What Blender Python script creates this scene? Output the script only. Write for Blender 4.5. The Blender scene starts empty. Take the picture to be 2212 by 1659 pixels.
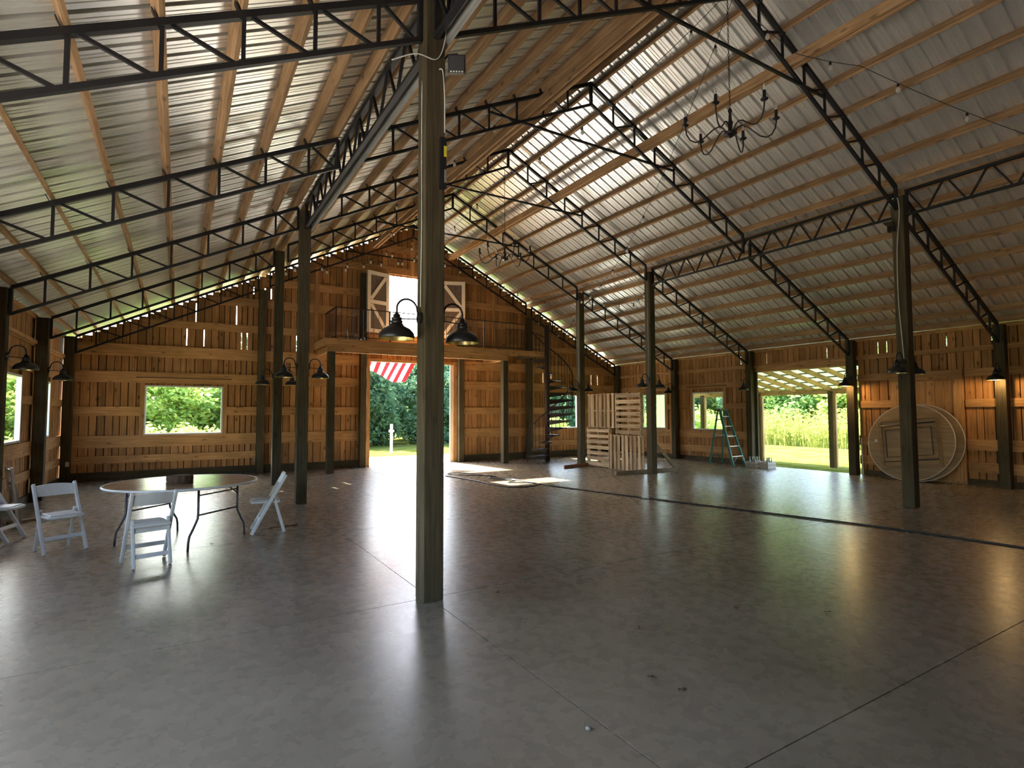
import bpy, bmesh, math, random
from mathutils import Vector, Matrix, Euler
S = bpy.context.scene
COL = S.collection
PI = math.pi

# ------------------------------------------------------------------ camera
cam_d = bpy.data.cameras.new('camera')
cam_d.sensor_fit = 'HORIZONTAL'
cam_d.sensor_width = 36.0
cam_d.lens = 1188.0 / 2212 * 36.0
cam_d.clip_end = 500
cam = bpy.data.objects.new('camera', cam_d)
COL.objects.link(cam)
YAW, PIT, ROL = 0.54398, 0.051374, -0.0029914
_F = Vector((math.sin(YAW) * math.cos(PIT), math.cos(YAW) * math.cos(PIT), math.sin(PIT)))
_R = Vector((math.cos(YAW), -math.sin(YAW), 0))
_U = _R.cross(_F)
_R2 = _R * math.cos(ROL) + _U * math.sin(ROL)
_U2 = -_R * math.sin(ROL) + _U * math.cos(ROL)
cam.matrix_world = Matrix(((_R2.x, _U2.x, -_F.x, 0), (_R2.y, _U2.y, -_F.y, 0), (_R2.z, _U2.z, -_F.z, 1.65), (0, 0, 0, 1)))
S.camera = cam

# ------------------------------------------------------------------ world, sun, exposure
world = bpy.data.worlds.new('sky')
S.world = world
world.use_nodes = True
nt = world.node_tree
nt.nodes.clear()
sky = nt.nodes.new('ShaderNodeTexSky')
sky.sky_type = 'NISHITA'
sky.sun_disc = False
sky.sun_elevation = math.radians(44)
sky.sun_rotation = math.radians(-7.7)
sky.air_density = 1.0
sky.dust_density = 3.0
sky.ozone_density = 1.0
bgn = nt.nodes.new('ShaderNodeBackground')
bgn.inputs['Strength'].default_value = 0.42
wout = nt.nodes.new('ShaderNodeOutputWorld')
nt.links.new(sky.outputs[0], bgn.inputs[0])
nt.links.new(bgn.outputs[0], wout.inputs[0])

sun_d = bpy.data.lights.new('sun', 'SUN')
sun_d.energy = 9.0
sun_d.angle = math.radians(0.6)
sun_d.color = (1.0, 0.95, 0.86)
sun = bpy.data.objects.new('sun', sun_d)
COL.objects.link(sun)
SUNDIR = Vector((0.135, -1.0, -0.966)).normalized()
sun.rotation_euler = SUNDIR.to_track_quat('-Z', 'Y').to_euler()
sun.location = (0, 40, 40)

S.view_settings.view_transform = 'Standard'
S.view_settings.look = 'None'
S.view_settings.gamma = 1.0
S.view_settings.use_curve_mapping = False
S.view_settings.exposure = 2.35
try:
    S.cycles.use_denoising = True
    S.cycles.max_bounces = 9
    S.cycles.diffuse_bounces = 6
    S.cycles.glossy_bounces = 5
    S.cycles.transparent_max_bounces = 24
    S.cycles.sample_clamp_indirect = 8.0
    S.cycles.caustics_reflective = False
    S.cycles.caustics_refractive = False
except Exception:
    pass

# ------------------------------------------------------------------ dimensions (metres)
X0, A, B = 6.398, 4.457, 8.683
Y1, Y2, Y3, Y4, Y5 = 4.6385, 7.7185, 10.721, 13.746, 16.739
YS = (Y1, Y2, Y3, Y4, Y5)
PW = 0.19
Q = PW / 2
ZE, ZP, TD = 3.534, 7.770, 0.446        # top chord at the wall, at the ridge; chord to chord depth
SL = (ZP - ZE) / (B - Q)
XL, XR = X0 - B, X0 + B
YN = -7.6                                # near end of the building, behind the camera
YG = Y5 + Q                              # inner face of the far girts
ANG = math.atan(SL)


def zt(x):
    return ZP - SL * abs(x - X0)


def zb(x):
    return zt(x) - TD


# ------------------------------------------------------------------ materials
MATS = {}


def nmat(name):
    m = bpy.data.materials.new(name)
    m.use_nodes = True
    m.node_tree.nodes.clear()
    MATS[name] = m
    return m, m.node_tree.nodes, m.node_tree.links


def add(ns, t, **kw):
    n = ns.new(t)
    for k, v in kw.items():
        setattr(n, k, v)
    return n


def ramp(ns, stops):
    r = ns.new('ShaderNodeValToRGB')
    e = r.color_ramp.elements
    while len(e) > 1:
        e.remove(e[-1])
    e[0].position, e[0].color = stops[0][0], tuple(stops[0][1]) + (1,)
    for p_, c_ in stops[1:]:
        q_ = e.new(p_)
        q_.color = tuple(c_) + (1,)
    return r


def principled(ns, ls, color=None, rough=.5, metal=0., **kw):
    b = ns.new('ShaderNodeBsdfPrincipled')
    if color is not None:
        b.inputs['Base Color'].default_value = tuple(color) + (1,)
    b.inputs['Roughness'].default_value = rough
    b.inputs['Metallic'].default_value = metal
    for k, v in kw.items():
        b.inputs[k].default_value = v
    o = ns.new('ShaderNodeOutputMaterial')
    ls.new(b.outputs[0], o.inputs[0])
    return b


def plain(name, color, rough=.5, metal=0., noise=.12, scale=12., **kw):
    """flat colour broken by a little mottling"""
    m, ns, ls = nmat(name)
    b = principled(ns, ls, color, rough, metal, **kw)
    g = add(ns, 'ShaderNodeNewGeometry')
    n = add(ns, 'ShaderNodeTexNoise')
    n.inputs['Scale'].default_value = scale
    n.inputs['Detail'].default_value = 4
    ls.new(g.outputs['Position'], n.inputs['Vector'])
    lo = tuple(c * (1 - noise) for c in color)
    hi = tuple(min(1, c * (1 + noise)) for c in color)
    r = ramp(ns, [(.3, lo), (.7, hi)])
    ls.new(n.outputs['Fac'], r.inputs[0])
    ls.new(r.outputs[0], b.inputs['Base Color'])
    return m


def wood(name, axis, dark, light, knots=.5, rough=.7, vary=.3, bump=.15, gr=1.0, local=False):
    """sawn timber, grain along the given axis"""
    m, ns, ls = nmat(name)
    b = principled(ns, ls, light, rough)
    b.inputs['Specular IOR Level'].default_value = .25
    if local:
        tc = add(ns, 'ShaderNodeTexCoord')
        src = tc.outputs['Object']
    else:
        src = add(ns, 'ShaderNodeNewGeometry').outputs['Position']
    oi = add(ns, 'ShaderNodeObjectInfo')
    off = add(ns, 'ShaderNodeVectorMath', operation='SCALE')
    off.inputs[0].default_value = (37., 53., 71.)
    ls.new(oi.outputs['Random'], off.inputs['Scale'])
    ad = add(ns, 'ShaderNodeVectorMath', operation='ADD')
    ls.new(src, ad.inputs[0])
    ls.new(off.outputs[0], ad.inputs[1])
    sc = [38 * gr, 38 * gr, 38 * gr]
    sc['xyz'.index(axis)] = 1.6 * gr
    mp = add(ns, 'ShaderNodeVectorMath', operation='MULTIPLY')
    mp.inputs[1].default_value = sc
    ls.new(ad.outputs[0], mp.inputs[0])
    n1 = add(ns, 'ShaderNodeTexNoise')
    n1.inputs['Scale'].default_value = 1.0
    n1.inputs['Detail'].default_value = 5
    n1.inputs['Distortion'].default_value = .6
    ls.new(mp.outputs[0], n1.inputs['Vector'])
    mid = tuple((d + l) / 2 for d, l in zip(dark, light))
    r1 = ramp(ns, [(.25, dark), (.5, mid), (.72, light)])
    ls.new(n1.outputs['Fac'], r1.inputs[0])
    # broad stain
    n2 = add(ns, 'ShaderNodeTexNoise')
    n2.inputs['Scale'].default_value = 1.7
    n2.inputs['Detail'].default_value = 3
    ls.new(ad.outputs[0], n2.inputs['Vector'])
    mr = add(ns, 'ShaderNodeMapRange')
    mr.inputs[1].default_value, mr.inputs[2].default_value = .3, .7
    mr.inputs[3].default_value, mr.inputs[4].default_value = .82, 1.12
    ls.new(n2.outputs['Fac'], mr.inputs[0])
    # per-board tone
    mo = add(ns, 'ShaderNodeMapRange')
    mo.inputs[3].default_value, mo.inputs[4].default_value = 1 - vary, 1 + vary * .6
    ls.new(oi.outputs['Random'], mo.inputs[0])
    mu = add(ns, 'ShaderNodeMath', operation='MULTIPLY')
    ls.new(mr.outputs[0], mu.inputs[0])
    ls.new(mo.outputs[0], mu.inputs[1])
    vs = add(ns, 'ShaderNodeVectorMath', operation='SCALE')
    ls.new(r1.outputs[0], vs.inputs[0])
    ls.new(mu.outputs[0], vs.inputs['Scale'])
    last = vs.outputs[0]
    if knots:
        ks = [6.0, 6.0, 6.0]
        ks['xyz'.index(axis)] = 2.6
        km = add(ns, 'ShaderNodeVectorMath', operation='MULTIPLY')
        km.inputs[1].default_value = ks
        ls.new(ad.outputs[0], km.inputs[0])
        v = add(ns, 'ShaderNodeTexVoronoi')
        v.inputs['Scale'].default_value = 1.0
        ls.new(km.outputs[0], v.inputs['Vector'])
        rk = ramp(ns, [(.07, (1, 1, 1)), (.20, (0, 0, 0))])
        ls.new(v.outputs['Distance'], rk.inputs[0])
        kf = add(ns, 'ShaderNodeMath', operation='MULTIPLY')
        kf.inputs[1].default_value = knots
        ls.new(rk.outputs[0], kf.inputs[0])
        mx = add(ns, 'ShaderNodeMix', data_type='RGBA')
        ls.new(kf.outputs[0], mx.inputs['Factor'])
        ls.new(last, mx.inputs['A'])
        mx.inputs['B'].default_value = tuple(c * .25 for c in dark) + (1,)
        last = mx.outputs['Result']
    ls.new(last, b.inputs['Base Color'])
    bp = add(ns, 'ShaderNodeBump')
    bp.inputs['Strength'].default_value = bump
    bp.inputs['Distance'].default_value = .01
    ls.new(n1.outputs['Fac'], bp.inputs['Height'])
    ls.new(bp.outputs[0], b.inputs['Normal'])
    return m


PINE_D, PINE_L = (.36, .165, .055), (.66, .35, .135)
for ax in 'xyz':
    wood('pine_' + ax, ax, PINE_D, PINE_L, knots=.75, vary=.30)
    wood('girt_' + ax, ax, (.42, .21, .075), (.75, .43, .18), knots=.6, vary=.18)
    wood('treated_' + ax, ax, (.050, .040, .021), (.130, .103, .057), knots=.4, vary=.18, rough=.8)
    wood('purlin_' + ax, ax, (.34, .185, .085), (.67, .44, .235), knots=.6, vary=.2)
wood('grey_board', 'y', (.22, .22, .20), (.42, .42, .39), knots=.2, vary=.1)
wood('pallet_wood', 'z', (.42, .27, .14), (.80, .60, .38), knots=.4, vary=.35)
wood('pallet_wood_y', 'y', (.42, .27, .14), (.80, .60, .38), knots=.4, vary=.35)
wood('old_board', 'y', (.20, .085, .035), (.38, .19, .09), knots=.3, vary=.1)
wood('gap_shade_batten', 'z', (.035, .018, .009), (.075, .040, .020), knots=0, vary=.1)  # dark tone stands for the shade in the plank gaps
wood('weathered', 'x', (.22, .16, .09), (.50, .40, .25), knots=.3, vary=.1)
wood('plywood', 'y', (.33, .22, .115), (.50, .36, .20), knots=0, vary=.03, gr=.6)
wood('plywood_frame', 'y', (.27, .18, .09), (.44, .31, .165), knots=0, vary=.1, gr=.6)
wood('table_wood', 'x', (.30, .19, .11), (.46, .31, .19), knots=0, vary=.02, rough=.22, gr=.5, bump=.03)
MATS['table_wood'].node_tree.nodes['Principled BSDF'].inputs['Specular IOR Level'].default_value = .6
wood('crate_wood', 'y', (.42, .36, .30), (.72, .66, .58), knots=.2, vary=.2)

plain('steel_black', (.018, .018, .020), .55, .2)
plain('iron_brown', (.050, .032, .026), .55, .3)
plain('lamp_black', (.016, .016, .018), .35, .1)
plain('brass', (.55, .45, .18), .35, .9)
plain('white_resin', (.66, .67, .65), .4, noise=.04)
plain('white_paint', (.80, .79, .74), .55, noise=.06)
plain('vinyl', (.82, .82, .78), .4, noise=.04)
plain('leg_steel', (.10, .10, .11), .4, .7)
plain('rim_plastic', (.75, .75, .72), .35, noise=.05)
plain('hose', (.012, .012, .014), .5)
plain('grey_plank', (.14, .12, .105), .8, noise=.3, scale=30)
plain('green_fibre', (.035, .20, .15), .5, noise=.1)
plain('ladder_top', (.06, .09, .05), .5)
plain('aluminium', (.6, .6, .58), .4, .8)
plain('cable_white', (.62, .62, .58), .5)
plain('yellow_tag', (.80, .70, .05), .5)
plain('rust', (.14, .06, .03), .8, noise=.4, scale=60)
plain('basket', (.085, .045, .024), .8, noise=.35, scale=40)
plain('outlet_white', (.75, .75, .70), .5)
plain('bottle_glass', (.75, .78, .75), .12, noise=.05, **{'Transmission Weight': .6})
plain('apron_concrete', (.72, .70, .64), .9, noise=.08, scale=3)
plain('bounce_gravel', (.50, .47, .42), .95, noise=.2, scale=8)
plain('bark', (.13, .095, .065), .9, noise=.35, scale=14)
plain('dead_leaf', (.05, .035, .02), .8)
plain('pebble', (.30, .30, .27), .6)
plain('flag_white', (.90, .90, .88), .8, noise=.03)
plain('flag_red', (.72, .03, .04), .8, noise=.05)


def foliage(name, dark, light, trans=.45):
    m, ns, ls = nmat(name)
    g = add(ns, 'ShaderNodeNewGeometry')
    n = add(ns, 'ShaderNodeTexNoise')
    n.inputs['Scale'].default_value = 1.3
    n.inputs['Detail'].default_value = 6
    n.inputs['Roughness'].default_value = .75
    ls.new(g.outputs['Position'], n.inputs['Vector'])
    r = ramp(ns, [(.36, dark), (.64, light)])
    ls.new(n.outputs['Fac'], r.inputs[0])
    d = add(ns, 'ShaderNodeBsdfDiffuse')
    t = add(ns, 'ShaderNodeBsdfTranslucent')
    mx = add(ns, 'ShaderNodeMixShader')
    mx.inputs[0].default_value = trans
    o = add(ns, 'ShaderNodeOutputMaterial')
    ls.new(r.outputs[0], d.inputs[0])
    ls.new(r.outputs[0], t.inputs[0])
    ls.new(d.outputs[0], mx.inputs[1])
    ls.new(t.outputs[0], mx.inputs[2])
    ls.new(mx.outputs[0], o.inputs[0])
    return m


foliage('leaf_dark', (.06, .13, .075), (.17, .30, .15))
foliage('leaf_mid', (.14, .26, .08), (.38, .54, .17))
foliage('leaf_bright', (.22, .38, .07), (.56, .66, .20))
foliage('weed_leaf', (.16, .22, .04), (.40, .42, .12))
foliage('flag_cloth_w', (.86, .86, .84), (.92, .92, .90), .5)
foliage('flag_cloth_r', (.34, .008, .010), (.42, .012, .015), .5)


def grass_mat():
    m, ns, ls = nmat('lawn')
    b = principled(ns, ls, (.2, .3, .05), .9)
    b.inputs['Specular IOR Level'].default_value = 0
    g = add(ns, 'ShaderNodeNewGeometry')
    n = add(ns, 'ShaderNodeTexNoise')
    n.inputs['Scale'].default_value = 1.1
    n.inputs['Detail'].default_value = 9
    n.inputs['Roughness'].default_value = .72
    ls.new(g.outputs['Position'], n.inputs['Vector'])
    r = ramp(ns, [(.33, (.060, .083, .014)), (.5, (.105, .125, .028)), (.68, (.16, .170, .055))])
    ls.new(n.outputs['Fac'], r.inputs[0])
    ls.new(r.outputs[0], b.inputs['Base Color'])
    n2 = add(ns, 'ShaderNodeTexNoise')
    n2.inputs['Scale'].default_value = 24
    n2.inputs['Detail'].default_value = 5
    ls.new(g.outputs['Position'], n2.inputs['Vector'])
    bp = add(ns, 'ShaderNodeBump')
    bp.inputs['Strength'].default_value = .8
    bp.inputs['Distance'].default_value = .05
    ls.new(n2.outputs['Fac'], bp.inputs['Height'])
    ls.new(bp.outputs[0], b.inputs['Normal'])


grass_mat()


def concrete_mat():
    m, ns, ls = nmat('concrete')
    b = principled(ns, ls, (.2, .17, .15), .3)
    g = add(ns, 'ShaderNodeNewGeometry')
    n = add(ns, 'ShaderNodeTexNoise')
    n.inputs['Scale'].default_value = .8
    n.inputs['Detail'].default_value = 6
    n.inputs['Roughness'].default_value = .5
    n.inputs['Distortion'].default_value = .25
    ls.new(g.outputs['Position'], n.inputs['Vector'])
    r = ramp(ns, [(.05, (.145, .118, .080)), (.5, (.245, .207, .148)), (.95, (.350, .302, .225))])
    ls.new(n.outputs['Fac'], r.inputs[0])
    n3 = add(ns, 'ShaderNodeTexNoise')
    n3.inputs['Scale'].default_value = 8
    n3.inputs['Detail'].default_value = 6
    n3.inputs['Roughness'].default_value = .5
    ls.new(g.outputs['Position'], n3.inputs['Vector'])
    mr = add(ns, 'ShaderNodeMapRange')
    mr.inputs[1].default_value, mr.inputs[2].default_value = 0, 1
    mr.inputs[3].default_value, mr.inputs[4].default_value = .87, 1.13
    ls.new(n3.outputs['Fac'], mr.inputs[0])
    vs = add(ns, 'ShaderNodeVectorMath', operation='SCALE')
    ls.new(r.outputs[0], vs.inputs[0])
    ls.new(mr.outputs[0], vs.inputs['Scale'])
    ls.new(vs.outputs[0], b.inputs['Base Color'])
    rr = add(ns, 'ShaderNodeMapRange')
    rr.inputs[1].default_value, rr.inputs[2].default_value = 0, 1
    rr.inputs[3].default_value, rr.inputs[4].default_value = .24, .31
    ls.new(n3.outputs['Fac'], rr.inputs[0])
    ls.new(rr.outputs[0], b.inputs['Roughness'])
    b.inputs['Specular IOR Level'].default_value = .34
    # trowel ripple
    n4 = add(ns, 'ShaderNodeTexNoise')
    n4.inputs['Scale'].default_value = 16
    n4.inputs['Detail'].default_value = 2
    ls.new(g.outputs['Position'], n4.inputs['Vector'])
    bp = add(ns, 'ShaderNodeBump')
    bp.inputs['Strength'].default_value = .02
    bp.inputs['Distance'].default_value = .01
    ls.new(n4.outputs['Fac'], bp.inputs['Height'])
    ls.new(bp.outputs[0], b.inputs['Normal'])


concrete_mat()
plain('joint_dark', (.05, .04, .035), .9)


def roof_mat():
    m, ns, ls = nmat('galvalume')
    b = principled(ns, ls, (.72, .72, .69), .41, .8)
    g = add(ns, 'ShaderNodeNewGeometry')
    sc = add(ns, 'ShaderNodeVectorMath', operation='MULTIPLY')
    sc.inputs[1].default_value = (.7, 5.0, .7)
    ls.new(g.outputs['Position'], sc.inputs[0])
    n = add(ns, 'ShaderNodeTexNoise')
    n.inputs['Scale'].default_value = 1.5
    n.inputs['Detail'].default_value = 6
    ls.new(sc.outputs[0], n.inputs['Vector'])
    r = ramp(ns, [(.3, (.84, .84, .80)), (.7, (.95, .95, .92))])
    ls.new(n.outputs['Fac'], r.inputs[0])
    ls.new(r.outputs[0], b.inputs['Base Color'])
    return m


roof_mat()


def glass_mat():
    m, ns, ls = nmat('pane_glass')
    t = add(ns, 'ShaderNodeBsdfTransparent')
    t.inputs[0].default_value = (.93, .96, .94, 1)
    gl = add(ns, 'ShaderNodeBsdfGlossy')
    gl.inputs['Roughness'].default_value = .02
    lw = add(ns, 'ShaderNodeLayerWeight')
    lw.inputs[0].default_value = .5
    pw_ = add(ns, 'ShaderNodeMath', operation='POWER')
    pw_.inputs[1].default_value = 4.0
    ls.new(lw.outputs['Facing'], pw_.inputs[0])
    fr = add(ns, 'ShaderNodeMath', operation='MULTIPLY_ADD')
    fr.inputs[1].default_value, fr.inputs[2].default_value = .35, .04
    ls.new(pw_.outputs[0], fr.inputs[0])
    mx = add(ns, 'ShaderNodeMixShader')
    o = add(ns, 'ShaderNodeOutputMaterial')
    ls.new(fr.outputs[0], mx.inputs[0])
    ls.new(t.outputs[0], mx.inputs[1])
    ls.new(gl.outputs[0], mx.inputs[2])
    ls.new(mx.outputs[0], o.inputs[0])


glass_mat()


def bulb_mat(name, col, strength):
    m, ns, ls = nmat(name)
    e = add(ns, 'ShaderNodeEmission')
    e.inputs[0].default_value = tuple(col) + (1,)
    e.inputs[1].default_value = strength
    o = add(ns, 'ShaderNodeOutputMaterial')
    ls.new(e.outputs[0], o.inputs[0])


bulb_mat('bulb_lit', (1, .72, .35), 12)
foliage('bulb_glass', (.90, .90, .86), (.94, .94, .90), .6)
# pale translucent wall sheet of the lean-to
m_, ns_, ls_ = nmat('poly_sheet')
d_ = add(ns_, 'ShaderNodeBsdfDiffuse')
d_.inputs[0].default_value = (.40, .48, .36, 1)
t_ = add(ns_, 'ShaderNodeBsdfTranslucent')
t_.inputs[0].default_value = (.42, .50, .36, 1)
x_ = add(ns_, 'ShaderNodeMixShader')
x_.inputs[0].default_value = .6
o_ = add(ns_, 'ShaderNodeOutputMaterial')
ls_.new(d_.outputs[0], x_.inputs[1])
ls_.new(t_.outputs[0], x_.inputs[2])
ls_.new(x_.outputs[0], o_.inputs[0])


# ------------------------------------------------------------------ builders
class MB:
    """collects shapes; build() links them as ONE mesh object"""

    def __init__(s):
        s.v, s.f = [], []

    def quad(s, a, b, c, d):
        n = len(s.v)
        s.v += [tuple(a), tuple(b), tuple(c), tuple(d)]
        s.f.append((n, n + 1, n + 2, n + 3))

    def box(s, x0, x1, y0, y1, z0, z1):
        n = len(s.v)
        s.v += [(x0, y0, z0), (x1, y0, z0), (x1, y1, z0), (x0, y1, z0), (x0, y0, z1), (x1, y0, z1), (x1, y1, z1), (x0, y1, z1)]
        s.f += [tuple(n + i for i in q) for q in ((3, 2, 1, 0), (4, 5, 6, 7), (0, 1, 5, 4), (1, 2, 6, 5), (2, 3, 7, 6), (3, 0, 4, 7))]
        return s

    def bar(s, p, q, w, h, up=(0, 0, 1)):
        p, q = Vector(p), Vector(q)
        t = (q - p).normalized()
        up = Vector(up)
        if abs(t.dot(up)) > .98:
            up = Vector((0, 1, 0))
        sd = t.cross(up).normalized()
        u2 = sd.cross(t)
        n = len(s.v)
        for e in (p, q):
            for i, j in ((-1, -1), (1, -1), (1, 1), (-1, 1)):
                s.v.append(tuple(e + sd * (i * w / 2) + u2 * (j * h / 2)))
        s.f += [tuple(n + i for i in q_) for q_ in ((3, 2, 1, 0), (4, 5, 6, 7), (0, 1, 5, 4), (1, 2, 6, 5), (2, 3, 7, 6), (3, 0, 4, 7))]
        return s

    def tube(s, pts, r, n=8, closed=False, caps=True):
        pts = [Vector(p) for p in pts]
        m = len(pts)
        rr = r if isinstance(r, (list, tuple)) else [r] * m
        t0 = (pts[1] - pts[0]).normalized()
        nv = t0.cross(Vector((0, 0, 1)))
        if nv.length < .05:
            nv = t0.cross(Vector((0, 1, 0)))
        nv.normalize()
        base = len(s.v)
        for i in range(m):
            if closed:
                t = (pts[(i + 1) % m] - pts[i - 1])
            elif i == 0:
                t = pts[1] - pts[0]
            elif i == m - 1:
                t = pts[-1] - pts[-2]
            else:
                t = pts[i + 1] - pts[i - 1]
            t.normalize()
            nv = (nv - t * nv.dot(t))
            if nv.length < 1e-5:
                nv = t.orthogonal()
            nv.normalize()
            bn = t.cross(nv)
            for k in range(n):
                a = 2 * PI * k / n
                s.v.append(tuple(pts[i] + (nv * math.cos(a) + bn * math.sin(a)) * rr[i]))
        for i in range(m if closed else m - 1):
            j = (i + 1) % m
            for k in range(n):
                k2 = (k + 1) % n
                s.f.append((base + i * n + k, base + i * n + k2, base + j * n + k2, base + j * n + k))
        if caps and not closed:
            s.f.append(tuple(base + k for k in reversed(range(n))))
            s.f.append(tuple(base + (m - 1) * n + k for k in range(n)))
        return s

    def lathe(s, prof, n=24, c=(0, 0, 0)):
        """profile of (radius, height) turned round z"""
        base = len(s.v)
        for r, z in prof:
            for k in range(n):
                a = 2 * PI * k / n
                s.v.append((c[0] + r * math.cos(a), c[1] + r * math.sin(a), c[2] + z))
        for i in range(len(prof) - 1):
            for k in range(n):
                k2 = (k + 1) % n
                s.f.append((base + i * n + k, base + i * n + k2, base + (i + 1) * n + k2, base + (i + 1) * n + k))
        if prof[0][0] > 1e-4:
            s.f.append(tuple(base + k for k in reversed(range(n))))
        if prof[-1][0] > 1e-4:
            s.f.append(tuple(base + (len(prof) - 1) * n + k for k in range(n)))
        return s

    def open_lathe(s, prof, n=24):
        base = len(s.v)
        for r, z in prof:
            for k in range(n):
                a = 2 * PI * k / n
                s.v.append((r * math.cos(a), r * math.sin(a), z))
        for i in range(len(prof) - 1):
            for k in range(n):
                k2 = (k + 1) % n
                s.f.append((base + i * n + k, base + i * n + k2, base + (i + 1) * n + k2, base + (i + 1) * n + k))
        return s

    def mesh(s, name, mat, smooth=False):
        me = bpy.data.meshes.new(name)
        me.from_pydata(s.v, [], s.f)
        me.materials.append(MATS[mat])
        if smooth:
            me.polygons.foreach_set('use_smooth', [True] * len(me.polygons))
        me.update()
        return me

    def build(s, name, mat, parent=None, loc=(0, 0, 0), rot=(0, 0, 0), smooth=False, bevel=0):
        o = link(name, s.mesh(name, mat, smooth), parent, loc, rot)
        if bevel:
            md = o.modifiers.new('bevel', 'BEVEL')
            md.width = bevel
            md.segments = 2
            md.limit_method = 'ANGLE'
        return o


def link(name, me, parent=None, loc=(0, 0, 0), rot=(0, 0, 0), scale=(1, 1, 1)):
    o = bpy.data.objects.new(name, me)
    COL.objects.link(o)
    o.parent = parent
    o.location, o.rotation_euler, o.scale = loc, rot, scale
    return o


def tag(o, label=None, cat=None, group=None, kind=None):
    if label:
        o['label'] = label
    if cat:
        o['category'] = cat
    if group:
        o['group'] = group
    if kind:
        o['kind'] = kind
    return o


def thing(name, label, cat, loc=(0, 0, 0), rotz=0, group=None, rot=None):
    o = link(name, None, None, loc, rot or (0, 0, rotz))
    o.empty_display_size = .1
    return tag(o, label, cat, group)


def struct(name, loc=(0, 0, 0)):
    o = link(name, None, None, loc)
    o['kind'] = 'structure'
    return o


_cube = {}


def cube(mat):
    if mat not in _cube:
        _cube[mat] = MB().box(-.5, .5, -.5, .5, -.5, .5).mesh('block_' + mat, mat)
    return _cube[mat]


def org(parent):
    return parent.location if parent is not None else Vector((0, 0, 0))


def bx(name, mat, parent, x0, x1, y0, y1, z0, z1, tagd=None):
    """axis-aligned board in world metres; the parent is unrotated"""
    c = Vector(((x0 + x1) / 2, (y0 + y1) / 2, (z0 + z1) / 2)) - org(parent)
    return link(name, cube(mat), parent, c, (0, 0, 0), (abs(x1 - x0), abs(y1 - y0), abs(z1 - z0)))


def bar(name, mat, parent, p, q, w, h, up=(0, 0, 1), local=False):
    """board from p to q, w wide, h along up"""
    p, q = Vector(p), Vector(q)
    t = (q - p)
    L = t.length
    t.normalize()
    up = Vector(up)
    if abs(t.dot(up)) > .98:
        up = Vector((0, 1, 0))
    sd = t.cross(up).normalized()
    u2 = sd.cross(t)
    M = Matrix((sd, t, u2)).transposed()
    c = (p + q) / 2 - (Vector() if local else org(parent))
    return link(name, cube(mat), parent, c, M.to_euler(), (w, L, h))


def copy_tree(o, parent=None):
    c = o.copy()
    COL.objects.link(c)
    c.parent = parent
    for ch in list(o.children):
        copy_tree(ch, c)
    return c


# ================================================================== SETTING
# ---- floor: slab panels with sawn joints
floor = MB().box(XL - .12, XR + .24, YN, Y5 + .20, -.16, -.025).build('floor', 'joint_dark')
floor['kind'] = 'structure'
jx = [XL - .12, 1.952, 4.70, 10.86, XR + .24]
jy = [YN, -4.3, -1.3, 1.70, 4.662, 7.872, 10.9, 13.9, Y5 + .20]
for i in range(len(jx) - 1):
    for j in range(len(jy) - 1):
        g = .0035
        bx('slab', 'concrete', floor, jx[i] + g, jx[i + 1] - g, jy[j] + g, jy[j + 1] - g, -.03, 0)

# ---- ground outside
ground = MB()
N = 24
for i in range(N):
    for j in range(N):
        a0, a1 = -130 + 260 * i / N, -130 + 260 * (i + 1) / N
        b0, b1 = -130 + 260 * j / N, -130 + 260 * (j + 1) / N
        ground.quad((a0, b0, -.17), (a1, b0, -.17), (a1, b1, -.17), (a0, b1, -.17))
ground = ground.build('ground', 'lawn')
ground['kind'] = 'structure'
apron = MB().box(2.2, 16.5, Y5 + .22, 20.6, -.16, -.03).build('apron', 'apron_concrete')
apron['kind'] = 'structure'
bounce_ground = MB().box(-12, XL - .35, YN - 6, 9.5, -.168, -.15).build('bounce_ground', 'bounce_gravel')  # unseen gravel area, added to bounce neutral light onto the roof
bounce_ground['kind'] = 'structure'

# ---- walls: vertical planks outside horizontal girts
rng = random.Random(7)


def split_edges(a0, a1, forced, rng, lo=.125, hi=.205):
    pts = sorted(set([a0, a1] + [f for f in forced if a0 < f < a1]))
    out = []
    for u, v in zip(pts[:-1], pts[1:]):
        w = v - u
        n = max(1, round(w / ((lo + hi) / 2)))
        ws = [rng.uniform(lo, hi) for _ in range(n)]
        k = w / sum(ws)
        e = u
        for q_ in ws:
            out.append((e, e + q_ * k))
            e += q_ * k
    return out


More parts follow.
